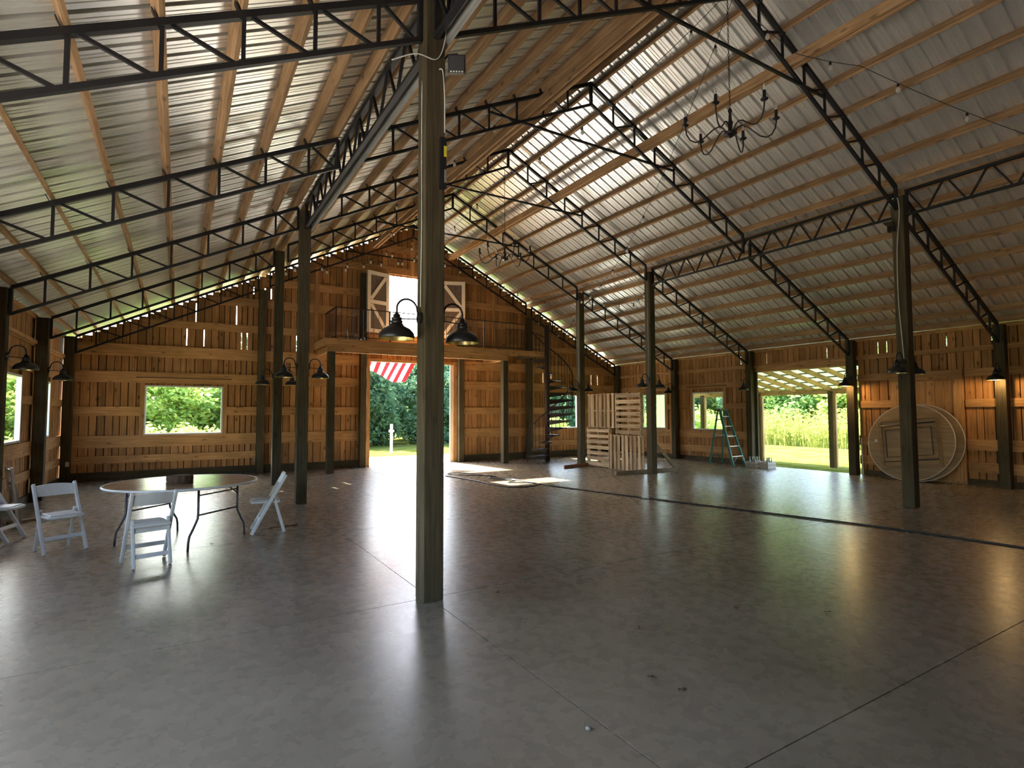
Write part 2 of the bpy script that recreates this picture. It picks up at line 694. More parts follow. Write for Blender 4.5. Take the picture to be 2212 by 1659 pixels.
def siding(wall, axis, a0, a1, pl0, pl1, topf, openings, slits, seed, outward):
    """planks as parts; thin battens behind the joints, left off where daylight shows"""
    rng = random.Random(seed)
    forced = [e for o in openings for e in o[:2]]
    bat = MB()
    mat = 'pine_z'
    for u0, u1 in split_edges(a0, a1, forced, rng):
        g = rng.uniform(.006, .011)
        mid = (u0 + u1) / 2
        segs = [(0.002, min(topf(u0), topf(u1)))]
        for o in openings:
            if o[0] - .001 <= mid <= o[1] + .001:
                ns = []
                for s0, s1 in segs:
                    if o[2] > s0 + .03:
                        ns.append((s0, min(s1, o[2])))
                    if o[3] < s1 - .03:
                        ns.append((max(s0, o[3]), s1))
                segs = ns
        d = rng.uniform(-.004, .004)
        slit = next((s for s in slits if abs(u1 - s[0]) < .085), None)
        ex = .006 if slit else 0
        for s0, s1 in segs:
            if axis == 'x':
                bx('plank', mat, wall, u0 + g, u1 - g - ex, pl0 + d, pl1 + d, s0, s1)
            else:
                bx('plank', mat, wall, pl0 + d, pl1 + d, u0 + g, u1 - g - ex, s0, s1)
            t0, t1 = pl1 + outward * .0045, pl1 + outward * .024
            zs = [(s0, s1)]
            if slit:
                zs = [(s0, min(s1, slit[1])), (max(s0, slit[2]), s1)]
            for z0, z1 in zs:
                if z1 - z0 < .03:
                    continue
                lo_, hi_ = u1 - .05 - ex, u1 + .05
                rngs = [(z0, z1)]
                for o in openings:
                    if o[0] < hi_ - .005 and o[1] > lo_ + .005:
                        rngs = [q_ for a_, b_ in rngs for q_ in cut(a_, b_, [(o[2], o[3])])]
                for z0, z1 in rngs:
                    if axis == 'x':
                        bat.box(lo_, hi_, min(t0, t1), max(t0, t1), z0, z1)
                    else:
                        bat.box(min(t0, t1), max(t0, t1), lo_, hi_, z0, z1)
    b = bat.build('batten_backing', 'gap_shade_batten', wall, tuple(-org(wall)))
    b['kind'] = 'stuff'


def girts(wall, axis, levels, spans, pl0, pl1):
    for (z0, z1) in levels:
        for u0, u1 in spans(z0, z1):
            if axis == 'x':
                bx('girt', 'girt_x', wall, u0, u1, pl0, pl1, z0, z1)
            else:
                bx('girt', 'girt_y', wall, pl0, pl1, u0, u1, z0, z1)


def cut(a0, a1, blocks):
    """interval minus blocks"""
    out = [(a0, a1)]
    for b0, b1 in blocks:
        n = []
        for u, v in out:
            if b1 <= u or b0 >= v:
                n.append((u, v))
                continue
            if b0 - u > .02:
                n.append((u, b0))
            if v - b1 > .02:
                n.append((b1, v))
        out = n
    return out


GD = (4.94, 8.01, -1, 3.33)           # far door rough opening
LO = (5.60, 7.37, 4.13, 6.03)         # loft door
WG1 = (-.76, 1.01, 1.10, 2.37)        # far window, left of the door
WG2 = (11.72, 13.12, 1.04, 2.31)      # far window behind the stair
wall_far = struct('wall_far', (X0, YG + .06, 0))
siding(wall_far, 'x', XL - .11, XR + .11, YG + .042, YG + .066, lambda x: zt(x) - .012,
       [GD, LO, WG1, WG2],
       [(.28, 3.95, 4.6), (.12, 3.45, 3.9), (.45, 3.45, 3.9), (1.28, 4.1, 4.62), (1.50, 3.42, 3.88), (2.95, 3.42, 4.0), (2.1, 4.9, 5.2),
        (2.3, 4.0, 4.5), (11.6, 2.75, 3.35), (11.85, 2.75, 3.4), (13.9, 2.6, 3.3), (14.2, 2.6, 3.2), (1.7, 5.0, 5.2)], 11, 1)
GL = [(.41, .60), (.80, 1.10), (1.59, 1.82), (2.43, 2.71), (3.10, 3.40), (3.89, 4.09), (4.61, 4.84), (5.25, 5.47), (6.08, 6.30), (6.80, 7.00)]


def far_spans(z0, z1):
    half = (ZP - .10 - z1) / SL
    a0, a1 = max(XL + Q, X0 - half), min(XR - Q, X0 + half)
    bl = []
    for o in (GD, LO, WG1, WG2):
        if o[2] < z1 - .01 and o[3] > z0 + .01:
            bl.append((o[0] - (.10 if o in (WG1, WG2) else 0), o[1] + (.10 if o in (WG1, WG2) else 0)))
    for px_, zmax in ((1.941, 9), (4.79, 5.95), (8.10, 5.95), (10.855, 9)):
        if z0 < zmax:
            bl.append((px_ - .004, px_ + .004))
    sp = cut(a0, a1, bl)
    if z0 < .5:
        sp = [s for s in sp if s[1] < 2.0 or s[0] > 10.8]
    return sp


girts(wall_far, 'x', GL, far_spans, YG, YG + .040)
for u0, u1 in cut(XL + Q, XR - Q, [(4.75, 8.15)]):
    bx('skirt_board', 'treated_x', wall_far, u0, u1, YG, YG + .040, .0, .21)
for o in (WG1, WG2):
    for xx in (o[0] - .10, o[1]):
        bx('window_stud', 'girt_z', wall_far, xx, xx + .10, YG, YG + .040, 1.10, 2.43)
for xx in (3.42, 9.42):
    bx('splice_board', 'girt_z', wall_far, xx - .06, xx + .06, YG - .03, YG, 3.72, 6.05)
bx('splice_board', 'girt_z', wall_far, 6.33, 6.47, YG - .03, YG, 6.06, 7.2)


def side_top(x):
    return zt(X0 + B + .1) + .135


# right wall
RX = XR + Q
WR1 = (14.28, 15.45, 1.04, 2.31)
WR2 = (11.77, 13.04, 1.04, 2.31)
DR = (7.62, 10.62, -1, 2.86)
wall_right = struct('wall_right', (RX + .06, 6, 0))
siding(wall_right, 'y', 2.4, Y5 + .20, RX + .042, RX + .066, lambda y: 3.50, [WR1, WR2, DR],
       [(8.35, 3.1, 3.4), (10.25, 3.05, 3.4), (6.9, 3.12, 3.42), (7.2, 3.12, 3.42), (5.25, 3.15, 3.35), (5.6, 3.15, 3.4), (4.8, 3.2, 3.4), (15.6, 2.5, 3.0), (11.2, 3.15, 3.4)], 12, 1)
RL = [(.29, .51), (.78, 1.02), (1.74, 1.92), (2.43, 2.60), (2.99, 3.10)]


def right_spans(z0, z1):
    bl = [(yy - .004, yy + .004) for yy in YS]
    for o in (WR1, WR2):
        if o[2] < z1 and o[3] > z0:
            bl.append((o[0] - .10, o[1] + .10))
    if z0 < 2.86:
        bl.append((DR[0], DR[1]))
    if z0 < 2.55:
        bl.append((5.33, 6.84))
    return cut(2.4, Y5 + Q, bl)


girts(wall_right, 'y', RL, right_spans, RX, RX + .040)
for u0, u1 in cut(2.4, Y5 - Q, [(yy - Q - .002, yy + Q + .002) for yy in YS]):
    bx('ledge', 'girt_y', wall_right, RX - .03, RX, u0, u1, 2.99, 3.05)
for o in (WR1, WR2):
    for yy in (o[0] - .10, o[1]):
        bx('window_stud', 'girt_z', wall_right, RX, RX + .040, yy, yy + .10, 1.02, 2.43)
for u0, u1 in cut(2.4, Y5, [(DR[0] - .1, DR[1] + .1), (5.33, 6.84)]):
    bx('skirt_board', 'treated_y', wall_right, RX, RX + .04, u0, u1, 0, .14)
bx('eave_plate', 'girt_y', wall_right, RX + .005, RX + .066, YN, Y5 + .18, 3.47, 3.558)
bx('near_siding', 'pine_z', wall_right, RX + .042, RX + .066, YN, 2.4, 0, 3.5)

# left wall
LX = XL - Q
WL1 = (11.40, 12.74, 1.15, 2.33)
WL2 = (14.20, 15.24, 1.15, 2.33)
WL0 = (8.9, 9.7, 1.15, 2.33)
wall_left = struct('wall_left', (LX - .06, 12, 0))
siding(wall_left, 'y', 8.0, Y5 + .20, LX - .042, LX - .066, lambda y: 3.50, [WL1, WL2, WL0], [(13.58, .3, 3.0), (16.5, .9, 2.6)], 13, -1)
LL = [(.43, .60), (.88, 1.13), (1.82, 1.98), (2.43, 2.60), (2.95, 3.06)]


def left_spans(z0, z1):
    bl = [(yy - .004, yy + .004) for yy in YS]
    for o in (WL1, WL2, WL0):
        if o[2] < z1 and o[3] > z0:
            bl.append((o[0] - .10, o[1] + .10))
    return cut(8.0, Y5 + Q, bl)


girts(wall_left, 'y', LL, left_spans, LX - .040, LX)
for u0, u1 in cut(8.0, Y5 - Q, [(yy - Q - .002, yy + Q + .002) for yy in YS]):
    bx('ledge', 'girt_y', wall_left, LX, LX + .03, u0, u1, 2.98, 3.05)
for o in (WL1, WL2, WL0):
    for yy in (o[0] - .10, o[1]):
        bx('window_stud', 'girt_z', wall_left, LX - .040, LX, yy, yy + .10, 1.13, 2.43)
bx('skirt_board', 'treated_y', wall_left, LX - .04, LX, 8.0, Y5, 0, .14)
bx('eave_plate', 'girt_y', wall_left, LX - .066, LX - .005, YN, Y5 + .18, 3.47, 3.558)
# bays beside and behind the camera: unseen, opened up so daylight reaches roof and floor
bx('near_siding', 'pine_z', wall_left, LX - .066, LX - .042, YN, 8.0, 2.86, 3.5)
for a_, b_ in ((YN, -1.2), (1.4, 1.8), (4.4, 5.3), (6.9, 8.0)):
    bx('near_siding', 'pine_z', wall_left, LX - .066, LX - .042, a_, b_, 0, 2.86)
bx('near_siding', 'pine_z', wall_left, LX - .066, LX - .042, 5.3, 6.9, 0, 1.15)
bx('near_siding', 'pine_z', wall_left, LX - .066, LX - .042, 5.3, 6.9, 2.33, 2.86)

# wall behind the camera
wall_near = struct('wall_near', (X0, YN, 0))
for a_, b_ in ((XL - .11, X0), (X0, XR + .11)):
    bx('near_siding', 'pine_z', wall_near, a_, b_, YN - .03, YN, 0, 3.5)
mbn = MB()
mbn.v = [(XL - .11, YN, 3.5), (XR + .11, YN, 3.5), (X0, YN, ZP), (XL - .11, YN - .03, 3.5), (XR + .11, YN - .03, 3.5), (X0, YN - .03, ZP)]
mbn.f = [(0, 1, 2), (5, 4, 3), (0, 3, 4, 1), (1, 4, 5, 2), (2, 5, 3, 0)]
mbn.build('gable_siding', 'pine_z', wall_near, tuple(-org(wall_near)))

# ---- windows
wcount = [0]


def window(axis, o, p0, p1, pane=True):
    wcount[0] += 1
    u0, u1, z0, z1 = o
    w = struct('window_%d' % wcount[0], ((u0 + u1) / 2, (p0 + p1) / 2, z0) if axis == 'x' else ((p0 + p1) / 2, (u0 + u1) / 2, z0))
    t = .038
    parts = ((u0, u1, z0, z0 + t), (u0, u1, z1 - t, z1), (u0, u0 + t, z0 + t, z1 - t), (u1 - t, u1, z0 + t, z1 - t))
    for a, b, c, d in parts:
        if axis == 'x':
            bx('window_frame', 'vinyl', w, a, b, p0, p1, c, d)
        else:
            bx('window_frame', 'vinyl', w, p0, p1, a, b, c, d)
    pm = (p0 + p1) / 2
    if axis == 'x':
        bx('pane', 'pane_glass', w, u0 + t, u1 - t, pm - .003, pm + .003, z0 + t, z1 - t)
    else:
        bx('pane', 'pane_glass', w, pm - .003, pm + .003, u0 + t, u1 - t, z0 + t, z1 - t)


window('x', WG1, YG - .006, YG + .068)
window('x', WG2, YG - .006, YG + .068)
window('y', WR1, RX - .006, RX + .068)
window('y', WR2, RX - .006, RX + .068)
window('y', WL1, LX - .068, LX + .006)
window('y', WL2, LX - .068, LX + .006)

# ---- far door frame (door_1), loft door leaves, closed plank door in the right wall (door_2)
d1 = struct('door_1', (6.41, YG, 0))
bx('jamb', 'girt_z', d1, 4.94, 5.04, YG - .02, YG + .069, 0, 3.33)
bx('jamb', 'girt_z', d1, 7.87, 8.002, YG - .02, YG + .05, 0, 3.33)
bx('sunlit_edge', 'white_paint', d1, 7.78, 7.87, YG + .05, YG + .09, 0, 3.25)  # white strip paints the sun-bright outer edge of the jamb
bx('door_head', 'girt_x', d1, 5.04, 7.87, YG - .02, YG + .069, 3.24, 3.33)
bx('track_board', 'girt_x', d1, 4.7, 8.2, YG + .093, YG + .12, 3.33, 3.50)
d2 = struct('door_2', (RX, 6.08, 0))
rngd = random.Random(5)
yy = 5.35
while yy < 6.82:
    w = min(rngd.uniform(.14, .2), 6.82 - yy)
    bx('plank', 'girt_z', d2, RX - .012, RX + .012, yy + .003, yy + w - .003, .012, 2.36)
    yy += w
bx('ledger', 'girt_y', d2, RX - .04, RX - .012, 5.35, 6.82, 2.37, 2.60)
bx('ledger', 'girt_y', d2, RX - .04, RX - .012, 5.35, 6.82, .75, .93)
bx('stile', 'girt_z', d2, RX - .04, RX - .012, 5.35, 5.53, .06, 2.37)
bx('stile', 'girt_z', d2, RX - .04, RX - .012, 6.62, 6.82, .06, 2.37)
# open side doorway lining
d3 = struct('door_3', (RX, 9.1, 0))
bx('jamb', 'treated_z', d3, RX - .02, RX + .039, 10.54, 10.62, 0, 2.86)
bx('jamb', 'treated_z', d3, RX - .02, RX + .039, 7.815, 7.88, 0, 2.86)
bx('door_head', 'girt_y', d3, RX - .02, RX + .039, 7.88, 10.54, 2.86, 2.99)

# ---- roof sheets
ceiling = struct('ceiling', (X0, 5, ZP))
PANW = .9144


def roof_panel_mesh():
    mb = MB()
    prof = []
    rib = .2286
    for k in range(4):
        b0 = k * rib
        prof += [(b0 + 0, 0), (b0 + .004, .055), (b0 + .048, .055), (b0 + .052, 0), (b0 + .115, 0), (b0 + .118, .009), (b0 + .127, .009), (b0 + .130, 0),
                 (b0 + .165, 0), (b0 + .168, .009), (b0 + .177, .009), (b0 + .180, 0)]
    prof.append((PANW, 0))
    xe = (B + .55) / math.cos(ANG)
    for (y0, h0), (y1, h1) in zip(prof[:-1], prof[1:]):
        mb.quad((0, y0, h0), (xe, y0, h0), (xe, y1, h1), (0, y1, h1))
    return mb.mesh('roof_panel', 'galvalume')


RPM = roof_panel_mesh()
PH = .140                                 # purlin depth
zr = ZP + PH / math.cos(ANG) + .006
y = YN
while y < Y5 + .52:
    c0 = Vector((X0, y, zr)) - ceiling.location
    link('roof_panel', RPM, ceiling, c0, (0, ANG, 0))
    o = link('roof_panel', RPM, ceiling, c0 + Vector((0, PANW, 0)), (0, ANG, PI))
    o.rotation_euler = (Matrix.Rotation(PI, 3, 'Z') @ Matrix.Rotation(ANG, 3, 'Y')).to_euler()
    y += PANW
RY1 = y
bx('ridge_cap', 'galvalume', ceiling, X0 - .16, X0 + .16, YN, RY1, zr + .03, zr + .036)

# ---- timber posts
def post(x, y, ztop, label, w=PW, name='timber_post', z0=0.0):
    mb = MB().box(-w / 2, w / 2, -w / 2, w / 2, 0, ztop - z0)
    o = mb.build(name, 'treated_z', None, (x, y, z0), bevel=.008)
    return tag(o, label, 'post')


LPX, RPX = X0 - A, X0 + A
post(LPX, Y1, 5.50, 'thick treated timber post in open floor carrying the floodlight and yellow-tagged box')
post(LPX, Y3, 5.44, 'treated timber post beside white round table, end of long grey board bolted to it')
post(LPX, Y4, 5.44, 'treated timber post behind round table, next one toward the gable wall')
post(RPX, Y1, 5.44, 'treated timber post in front of leaning round tabletops with white cable down it')
post(RPX, Y3, 5.44, 'treated timber post at right end of the stacked pallets, lamp on each side')
post(RPX, Y4, 5.44, 'treated timber post between spiral staircase and stacked pallets')
post(XR, Y1, 3.50, 'wall post with glowing lamp, on the side away from the open doorway')
post(XR, Y2, 3.50, 'wall post with glowing lamp between open side doorway and leaning round tabletops')
post(XR, Y3, 3.50, 'wall post between the green stepladder and the open side doorway')
post(XR, Y4, 3.50, 'wall post behind pallets between the two side wall windows')
post(XR, Y5, 3.50, 'corner post where the gable wall meets the wall with stepladder')
post(XL, Y3, 3.50, 'wall post beside the leaning folded chair, white window past it')
post(XL, Y4, 3.50, 'wall post between the two narrow-looking windows, lamp on its face')
post(XL, Y5, 3.50, 'corner post beside the gable wall picture window')
post(LPX, Y5, 5.10, 'gable wall post between picture window and the loft')
post(4.79, Y5, 5.95, 'gable wall post beside far doorway under the striped flag')
post(8.10, Y5, 5.95, 'gable wall post on stair side of the far doorway')
post(RPX, Y5, 5.10, 'gable wall post behind the spiral staircase')
post(3.55, 15.50, 3.33, 'loft support post under railing corner nearest the picture window')
post(9.09, 15.50, 3.33, 'loft support post nearest the spiral staircase')

# ---- purlins
MAINN = [.12, .54, 1.08, 1.62, 2.16, 2.70, 3.24, 3.78, 4.30]
SIDEN = [4.58, 4.965, 5.50, 6.035, 6.57, 7.105, 7.64, 8.18, 8.56]
ORD = ('first second third fourth fifth sixth seventh eighth ninth tenth eleventh twelfth thirteenth fourteenth fifteenth sixteenth seventeenth lowest').split()
for s in (-1, 1):
    for d in MAINN + SIDEN:
        x = X0 + s * d
        n = Vector((s * math.sin(ANG), 0, math.cos(ANG)))
        base = Vector((x, 0, zt(x) + .002))
        c = base + n * (PH / 2)
        o = bar('purlin', 'purlin_y', None, (c.x, YN, c.z), (c.x, RY1 - .15, c.z), .042, PH, up=n)
        od = ORD[(MAINN + SIDEN).index(d)]
        if s < 0:
            tag(o, od + ' wooden purlin below the ridge on the slope above the folding chairs', 'purlin', 'purlins of the slope over the table')
        else:
            tag(o, od + ' wooden purlin below the ridge on the slope above the pallets', 'purlin', 'purlins of the slope over the pallets')
for s in (-1, 1):
    xa = X0 + s * 1.30
    t = thing('tie_beam', 'double board beam through truss webs on %s' % ('the chandelier side slope above stepladder' if s > 0 else 'the slope above round table'), 'beam', (xa, 5, 6.77))
    for k in (-1, 1):
        bx('beam_board', 'purlin_y', t, xa + k * .052 - .022, xa + k * .052 + .022, YN, Y5 - .06, 6.768, 6.918)
    bx('beam_spacer', 'purlin_y', t, xa - .03, xa + .03, YN, Y5 - .06, 6.85, 6.90)

# ---- steel trusses
CH, WB = .055, .030


def truss_half(t, y, s, nodes, x_in, x_out, clips=True):
    """one sloping parallel-chord half: verticals at the nodes, diagonals falling to the ridge side"""
    f = lambda d: X0 + s * d
    bar('top_chord', 'steel_black', t, (f(x_in), y, zt(f(x_in)) - CH / 2 / math.cos(ANG)), (f(x_out), y, zt(f(x_out)) - CH / 2 / math.cos(ANG)), .055, CH)
    bar('bottom_chord', 'steel_black', t, (f(x_in), y, zb(f(x_in)) + .02), (f(x_out), y, zb(f(x_out)) + .02), .045, .042)
    allx = [x_in] + nodes + [x_out]
    for i, d in enumerate(nodes):
        x = f(d)
        bar('vertical_web', 'steel_black', t, (x, y, zb(x) + .03), (x, y, zt(x) - .03), WB, WB)
    bar('vertical_web', 'steel_black', t, (f(x_out), y, zb(f(x_out))), (f(x_out), y, zt(f(x_out)) - .03), .04, .05)
    if x_in > .1:
        bar('vertical_web', 'steel_black', t, (f(x_in), y, zb(f(x_in))), (f(x_in), y, zt(f(x_in)) - .03), .04, .05)
    for a, b in zip(allx[:-1], allx[1:]):
        if a < .05 or b == x_out or abs((a + b) / 2 - 1.35) < .1:      # the tie beam passes through this panel
            continue
        xa, xb = f(a), f(b)
        bar('diagonal_web', 'steel_black', t, (xa + s * .05, y, zb(xa + s * .05) + .03), (xb - s * .03, y, zt(xb - s * .03) - .03), WB * .9, WB * .9)
    if clips:
        for d in nodes:
            x = f(d) + s * .035
            n = Vector((s * math.sin(ANG), 0, math.cos(ANG)))
            p = Vector((x, y, zt(x)))
            bar('purlin_clip', 'steel_black', t, p, p + n * .075, .06, .008, up=(1, 0, 0))


WH = {Y1: 'bolted to the floodlight post', Y2: 'hung from the lengthwise trusses with no posts below', Y3: 'joining round table post and pallet end post',
      Y4: 'next before the gable wall', Y5: 'fixed against the gable wall boards'}
WS = {(Y1, -1): 'reaching from the floodlight post over the open floor', (Y2, -1): 'crossing above the chairs from the lengthwise truss',
      (Y3, -1): 'from post by round table down to the wall', (Y4, -1): 'from second post behind round table to the wall',
      (Y5, -1): 'on gable boards above the picture window', (Y1, 1): 'sloping down to the wall post with glowing lamp past the tabletops',
      (Y2, 1): 'sloping down to the wall post beside open side doorway', (Y3, 1): 'sloping down from pallet end post to post by stepladder',
      (Y4, 1): 'sloping down from post by stair to wall post between windows', (Y5, 1): 'on gable boards above the spiral stair'}
for y in YS:
    t = thing('main_truss', 'black steel main roof truss ' + WH[y], 'truss', (X0, y, zb(X0)))
    for s in (-1, 1):
        truss_half(t, y, s, MAINN[1:-1], 0.0, 4.335 if s > 0 else 4.275)
    bar('king_post', 'steel_black', t, (X0, y, zb(X0)), (X0, y, zt(X0)), .05, .05)
    bar('collar_tie', 'steel_black', t, (X0 - 2.16, y, 6.58), (X0 + 2.16, y, 6.58), .035, .035)
    for s in (-1, 1):
        t = thing('aisle_truss', 'black steel side truss ' + WS[(y, s)], 'truss', (X0 + s * 6.5, y, zb(X0 + 6.5)))
        truss_half(t, y, s, SIDEN[1:-1], 4.578, B - Q - .026)


def long_truss(x, y0, y1, label):
    t = thing('lengthwise_truss', label, 'truss', (x, (y0 + y1) / 2, 5.09))
    bx('top_chord', 'steel_black', t, x - .03, x + .03, y0, y1, 5.50, 5.545)
    bx('bottom_chord', 'steel_black', t, x - .025, x + .025, y0, y1, 5.08, 5.12)
    for yy in (y0 + .02, y1 - .02):
        bar('end_web', 'steel_black', t, (x, yy, 5.09), (x, yy, 5.54), .04, .04)
    n = max(2, round((y1 - y0) / .615))
    w = (y1 - y0) / n
    for k in range(n):
        a, m, b = y0 + k * w + .03, y0 + (k + .5) * w, y0 + (k + 1) * w - .03
        bar('diagonal_web', 'steel_black', t, (x, a, 5.52), (x, m - .03, 5.11), .03, .026)
        bar('diagonal_web', 'steel_black', t, (x, m + .03, 5.11), (x, b, 5.52), .03, .026)
    return t


long_truss(RPX, Y1 + Q, Y3 - Q, 'black zigzag truss running lengthwise between pallet end post and tabletop post')
long_truss(RPX, -1.4, Y1 - Q, 'black zigzag truss running lengthwise from tabletop post away from the pallets')
long_truss(LPX, Y1 + Q, Y3 - Q, 'black zigzag truss running lengthwise between floodlight post and round table post')
long_truss(LPX, -1.4, Y1 - Q, 'black zigzag truss running lengthwise from floodlight post away from the round table')
o = bx('fascia_board', 'grey_board', None, LPX + Q + .012, LPX + Q + .05, -1.4, Y3 + .35, 5.09, 5.27)
tag(o, 'long grey weathered board bolted high on the posts by the round table', 'board')

# ================================================================== LOFT
loft = thing('loft', 'wooden loft deck with beam over the far doorway', 'loft', (6.3, 16.1, 3.33))
FY = 15.40
bx('fascia', 'girt_x', loft, 3.35, 9.20, FY, FY + .04, 3.49, 3.70)
bx('header_beam', 'girt_x', loft, 3.45, 9.18, FY + .045, FY + .14, 3.33, 3.50)
bx('fascia', 'girt_y', loft, 3.35, 3.39, FY + .04, YG, 3.49, 3.70)
bx('header_beam', 'girt_y', loft, 3.45, 3.55, FY + .14, YG, 3.33, 3.49)
bx('end_beam', 'girt_y', loft, 9.02, 9.16, FY + .14, YG, 3.33, 3.49)
bx('fascia', 'girt_x', loft, 9.20, 10.63, FY, FY + .04, 3.53, 3.70)
YP = Y5 - Q - .004                        # face of the gable posts
for k in range(14):
    xx = 3.65 + k * .40
    hit = any(abs(xx + .02 - p_) < .125 for p_ in (4.79, 8.10))
    bx('joist', 'girt_y', loft, xx, xx + .04, FY + .14, YP if hit else YG - .002, 3.49, 3.66)
for k in range(8):
    yy = FY + .045 + k * .149
    bx('deck_board', 'girt_x', loft, 3.39, 9.20, yy, yy + .143, 3.665, 3.70)
    bx('deck_board', 'girt_x', loft, 9.203, 10.45, yy, yy + .143, 3.665, 3.70)
for a_, b_ in ((3.39, 4.69), (4.89, 8.0), (8.2, 10.45)):
    bx('deck_board', 'girt_x', loft, a_, b_, YP + .006, YG - .002, 3.665, 3.70)
bx('joist', 'treated_y', loft, 9.25, 9.29, FY + .04, YG, 3.53, 3.66)
bx('joist', 'treated_y', loft, 10.35, 10.39, FY + .04, YG, 3.53, 3.66)

rail = thing('loft_railing', 'brown iron railing along the loft edge', 'railing', (6.7, 15.45, 3.70))


def rod(name, mat, parent, p, q, r, n=6):
    p, q = Vector(p) - org(parent), Vector(q) - org(parent)
    return MB().tube([p, q], r, n).build(name, mat, parent)


bar('top_rail', 'iron_brown', rail, (3.66, 15.45, 4.585), (9.90, 15.45, 4.585), .04, .022)
bar('bottom_rail', 'iron_brown', rail, (3.66, 15.45, 3.77), (9.90, 15.45, 3.77), .03, .018)
bar('top_rail', 'iron_brown', rail, (3.66, 15.45, 4.585), (3.66, YG - .03, 4.585), .04, .022)
bar('bottom_rail', 'iron_brown', rail, (3.66, 15.45, 3.77), (3.66, YG - .03, 3.77), .03, .018)
bal_me = MB().tube([(0, 0, 0), (0, 0, .81)], .0085, 6).mesh('baluster', 'iron_brown')
for k in range(42):
    link('baluster', bal_me, rail, Vector((3.66 + k * .1515, 15.45, 3.77)) - rail.location)
for k in range(1, 10):
    link('baluster', bal_me, rail, Vector((3.66, 15.45 + k * .14, 3.77)) - rail.location)
for xx in (3.66, 5.2, 6.75, 8.3, 9.88):
    bar('rail_post', 'iron_brown', rail, (xx, 15.45, 3.70), (xx, 15.45, 4.60), .03, .03)

rail2 = thing('landing_railing', 'lower iron railing at the stair landing beside the pole', 'railing', (9.8, 15.40, 3.70))
bar('top_rail', 'iron_brown', rail2, (9.08, 15.405, 4.37), (10.02, 15.405, 4.385), .035, .02)
bar('top_rail', 'iron_brown', rail2, (10.02, 15.405, 4.385), (10.55, 15.33, 4.20), .035, .02)
bar('bottom_rail', 'iron_brown', rail2, (9.08, 15.405, 3.76), (10.5, 15.405, 3.76), .03, .018)
for k in range(10):
    xx = 9.08 + k * .15
    rod('baluster', 'iron_brown', rail2, (xx, 15.405, 3.701), (xx, 15.405, 4.37 if xx < 10.02 else 4.385 - (xx - 10.02) * .33), .010)

# loft door leaves: white braced frames over grey boards
def leaf(label, hinge, ang, w, z0, z1, flip):
    t = thing('loft_door', label, 'door', (hinge[0], hinge[1], z0), ang)
    H = z1 - z0
    n = 5
    for k in range(n):
        a, b = w * k / n, w * (k + 1) / n
        m = MB().box(a + .003, b - .003, -.012, .012, 0, H)
        m.build('plank', 'grey_plank', t)
    fw = .115
    def strip(name, p, q, wd=fw):
        m = MB().bar((p[0], 0, p[1]), (q[0], 0, q[1]), .062, wd, up=(0, 1, 0)) if False else None
        d = Vector((q[0] - p[0], 0, q[1] - p[1]))
        L = d.length
        d.normalize()
        nn = Vector((-d.z, 0, d.x)) * wd / 2
        mb = MB()
        for yy0, yy1 in ((-.034, -.0125), (.0125, .034)):
            P, Qv = Vector((p[0], 0, p[1])), Vector((q[0], 0, q[1]))
            b0 = len(mb.v)
            for yv in (yy0, yy1):
                for c in (P - nn, Qv - nn, Qv + nn, P + nn):
                    mb.v.append((c.x, yv, c.z))
            mb.f += [tuple(b0 + i for i in f_) for f_ in ((0, 1, 2, 3), (7, 6, 5, 4), (0, 4, 5, 1), (1, 5, 6, 2), (2, 6, 7, 3), (3, 7, 4, 0))]
        return mb.build(name, 'white_paint', t)
    strip('rail', (0, fw / 2), (w, fw / 2))
    strip('rail', (0, H - fw / 2), (w, H - fw / 2))
    strip('middle_rail', (fw, H / 2), (w - fw, H / 2))
    strip('stile', (fw / 2, fw), (fw / 2, H - fw))
    strip('stile', (w - fw / 2, fw), (w - fw / 2, H - fw))
    # K brace: both braces meet at the middle of the free stile
    strip('brace', (fw + .02, H - fw - .03), (w - fw - .02, H / 2 + .08), fw * .9)
    strip('brace', (fw + .02, fw + .03), (w - fw - .02, H / 2 - .08), fw * .9)


leaf('white braced loft door leaf folded back next to the railing corner', (5.60, YG - .04), PI + math.radians(18), .80, 4.12, 6.03, 0)
leaf('white braced loft door leaf folded back on the stair side', (7.38, YG - .04), math.radians(-22), .82, 4.12, 6.03, 1)
# opening trim
d4 = struct('door_4', (6.48, YG, 4.13))
bx('jamb', 'white_paint', d4, LO[0], LO[0] + .03, YG, YG + .07, LO[2], LO[3])
bx('jamb', 'white_paint', d4, LO[1] - .03, LO[1], YG, YG + .07, LO[2], LO[3])
bx('sill', 'white_paint', d4, LO[0], LO[1], YG, YG + .036, LO[2] - .03, LO[2])

# things left on the loft
vz = 3.70
v = thing('glass_vase', 'clear slim glass vase on the loft floor', 'vase', (4.03, 15.75, vz))
MB().lathe([(.05, 0), (.055, .02), (.03, .14), (.02, .26), (.026, .36)], 12).build('vase_body', 'bottle_glass', v, smooth=True)
v2 = thing('candle_jar', 'small jar with pale wooden block beside vase on loft', 'jar', (4.30, 15.75, vz))
MB().lathe([(.05, 0), (.05, .18), (.045, .20)], 12).build('jar_body', 'crate_wood', v2)
v3 = thing('glass_ball', 'small clear glass globe on loft beside railing', 'globe', (4.48, 15.72, vz))
MB().lathe([(.0, 0), (.05, .02), (.07, .07), (.05, .12), (0, .14)], 12).build('globe_body', 'bottle_glass', v3, smooth=True)

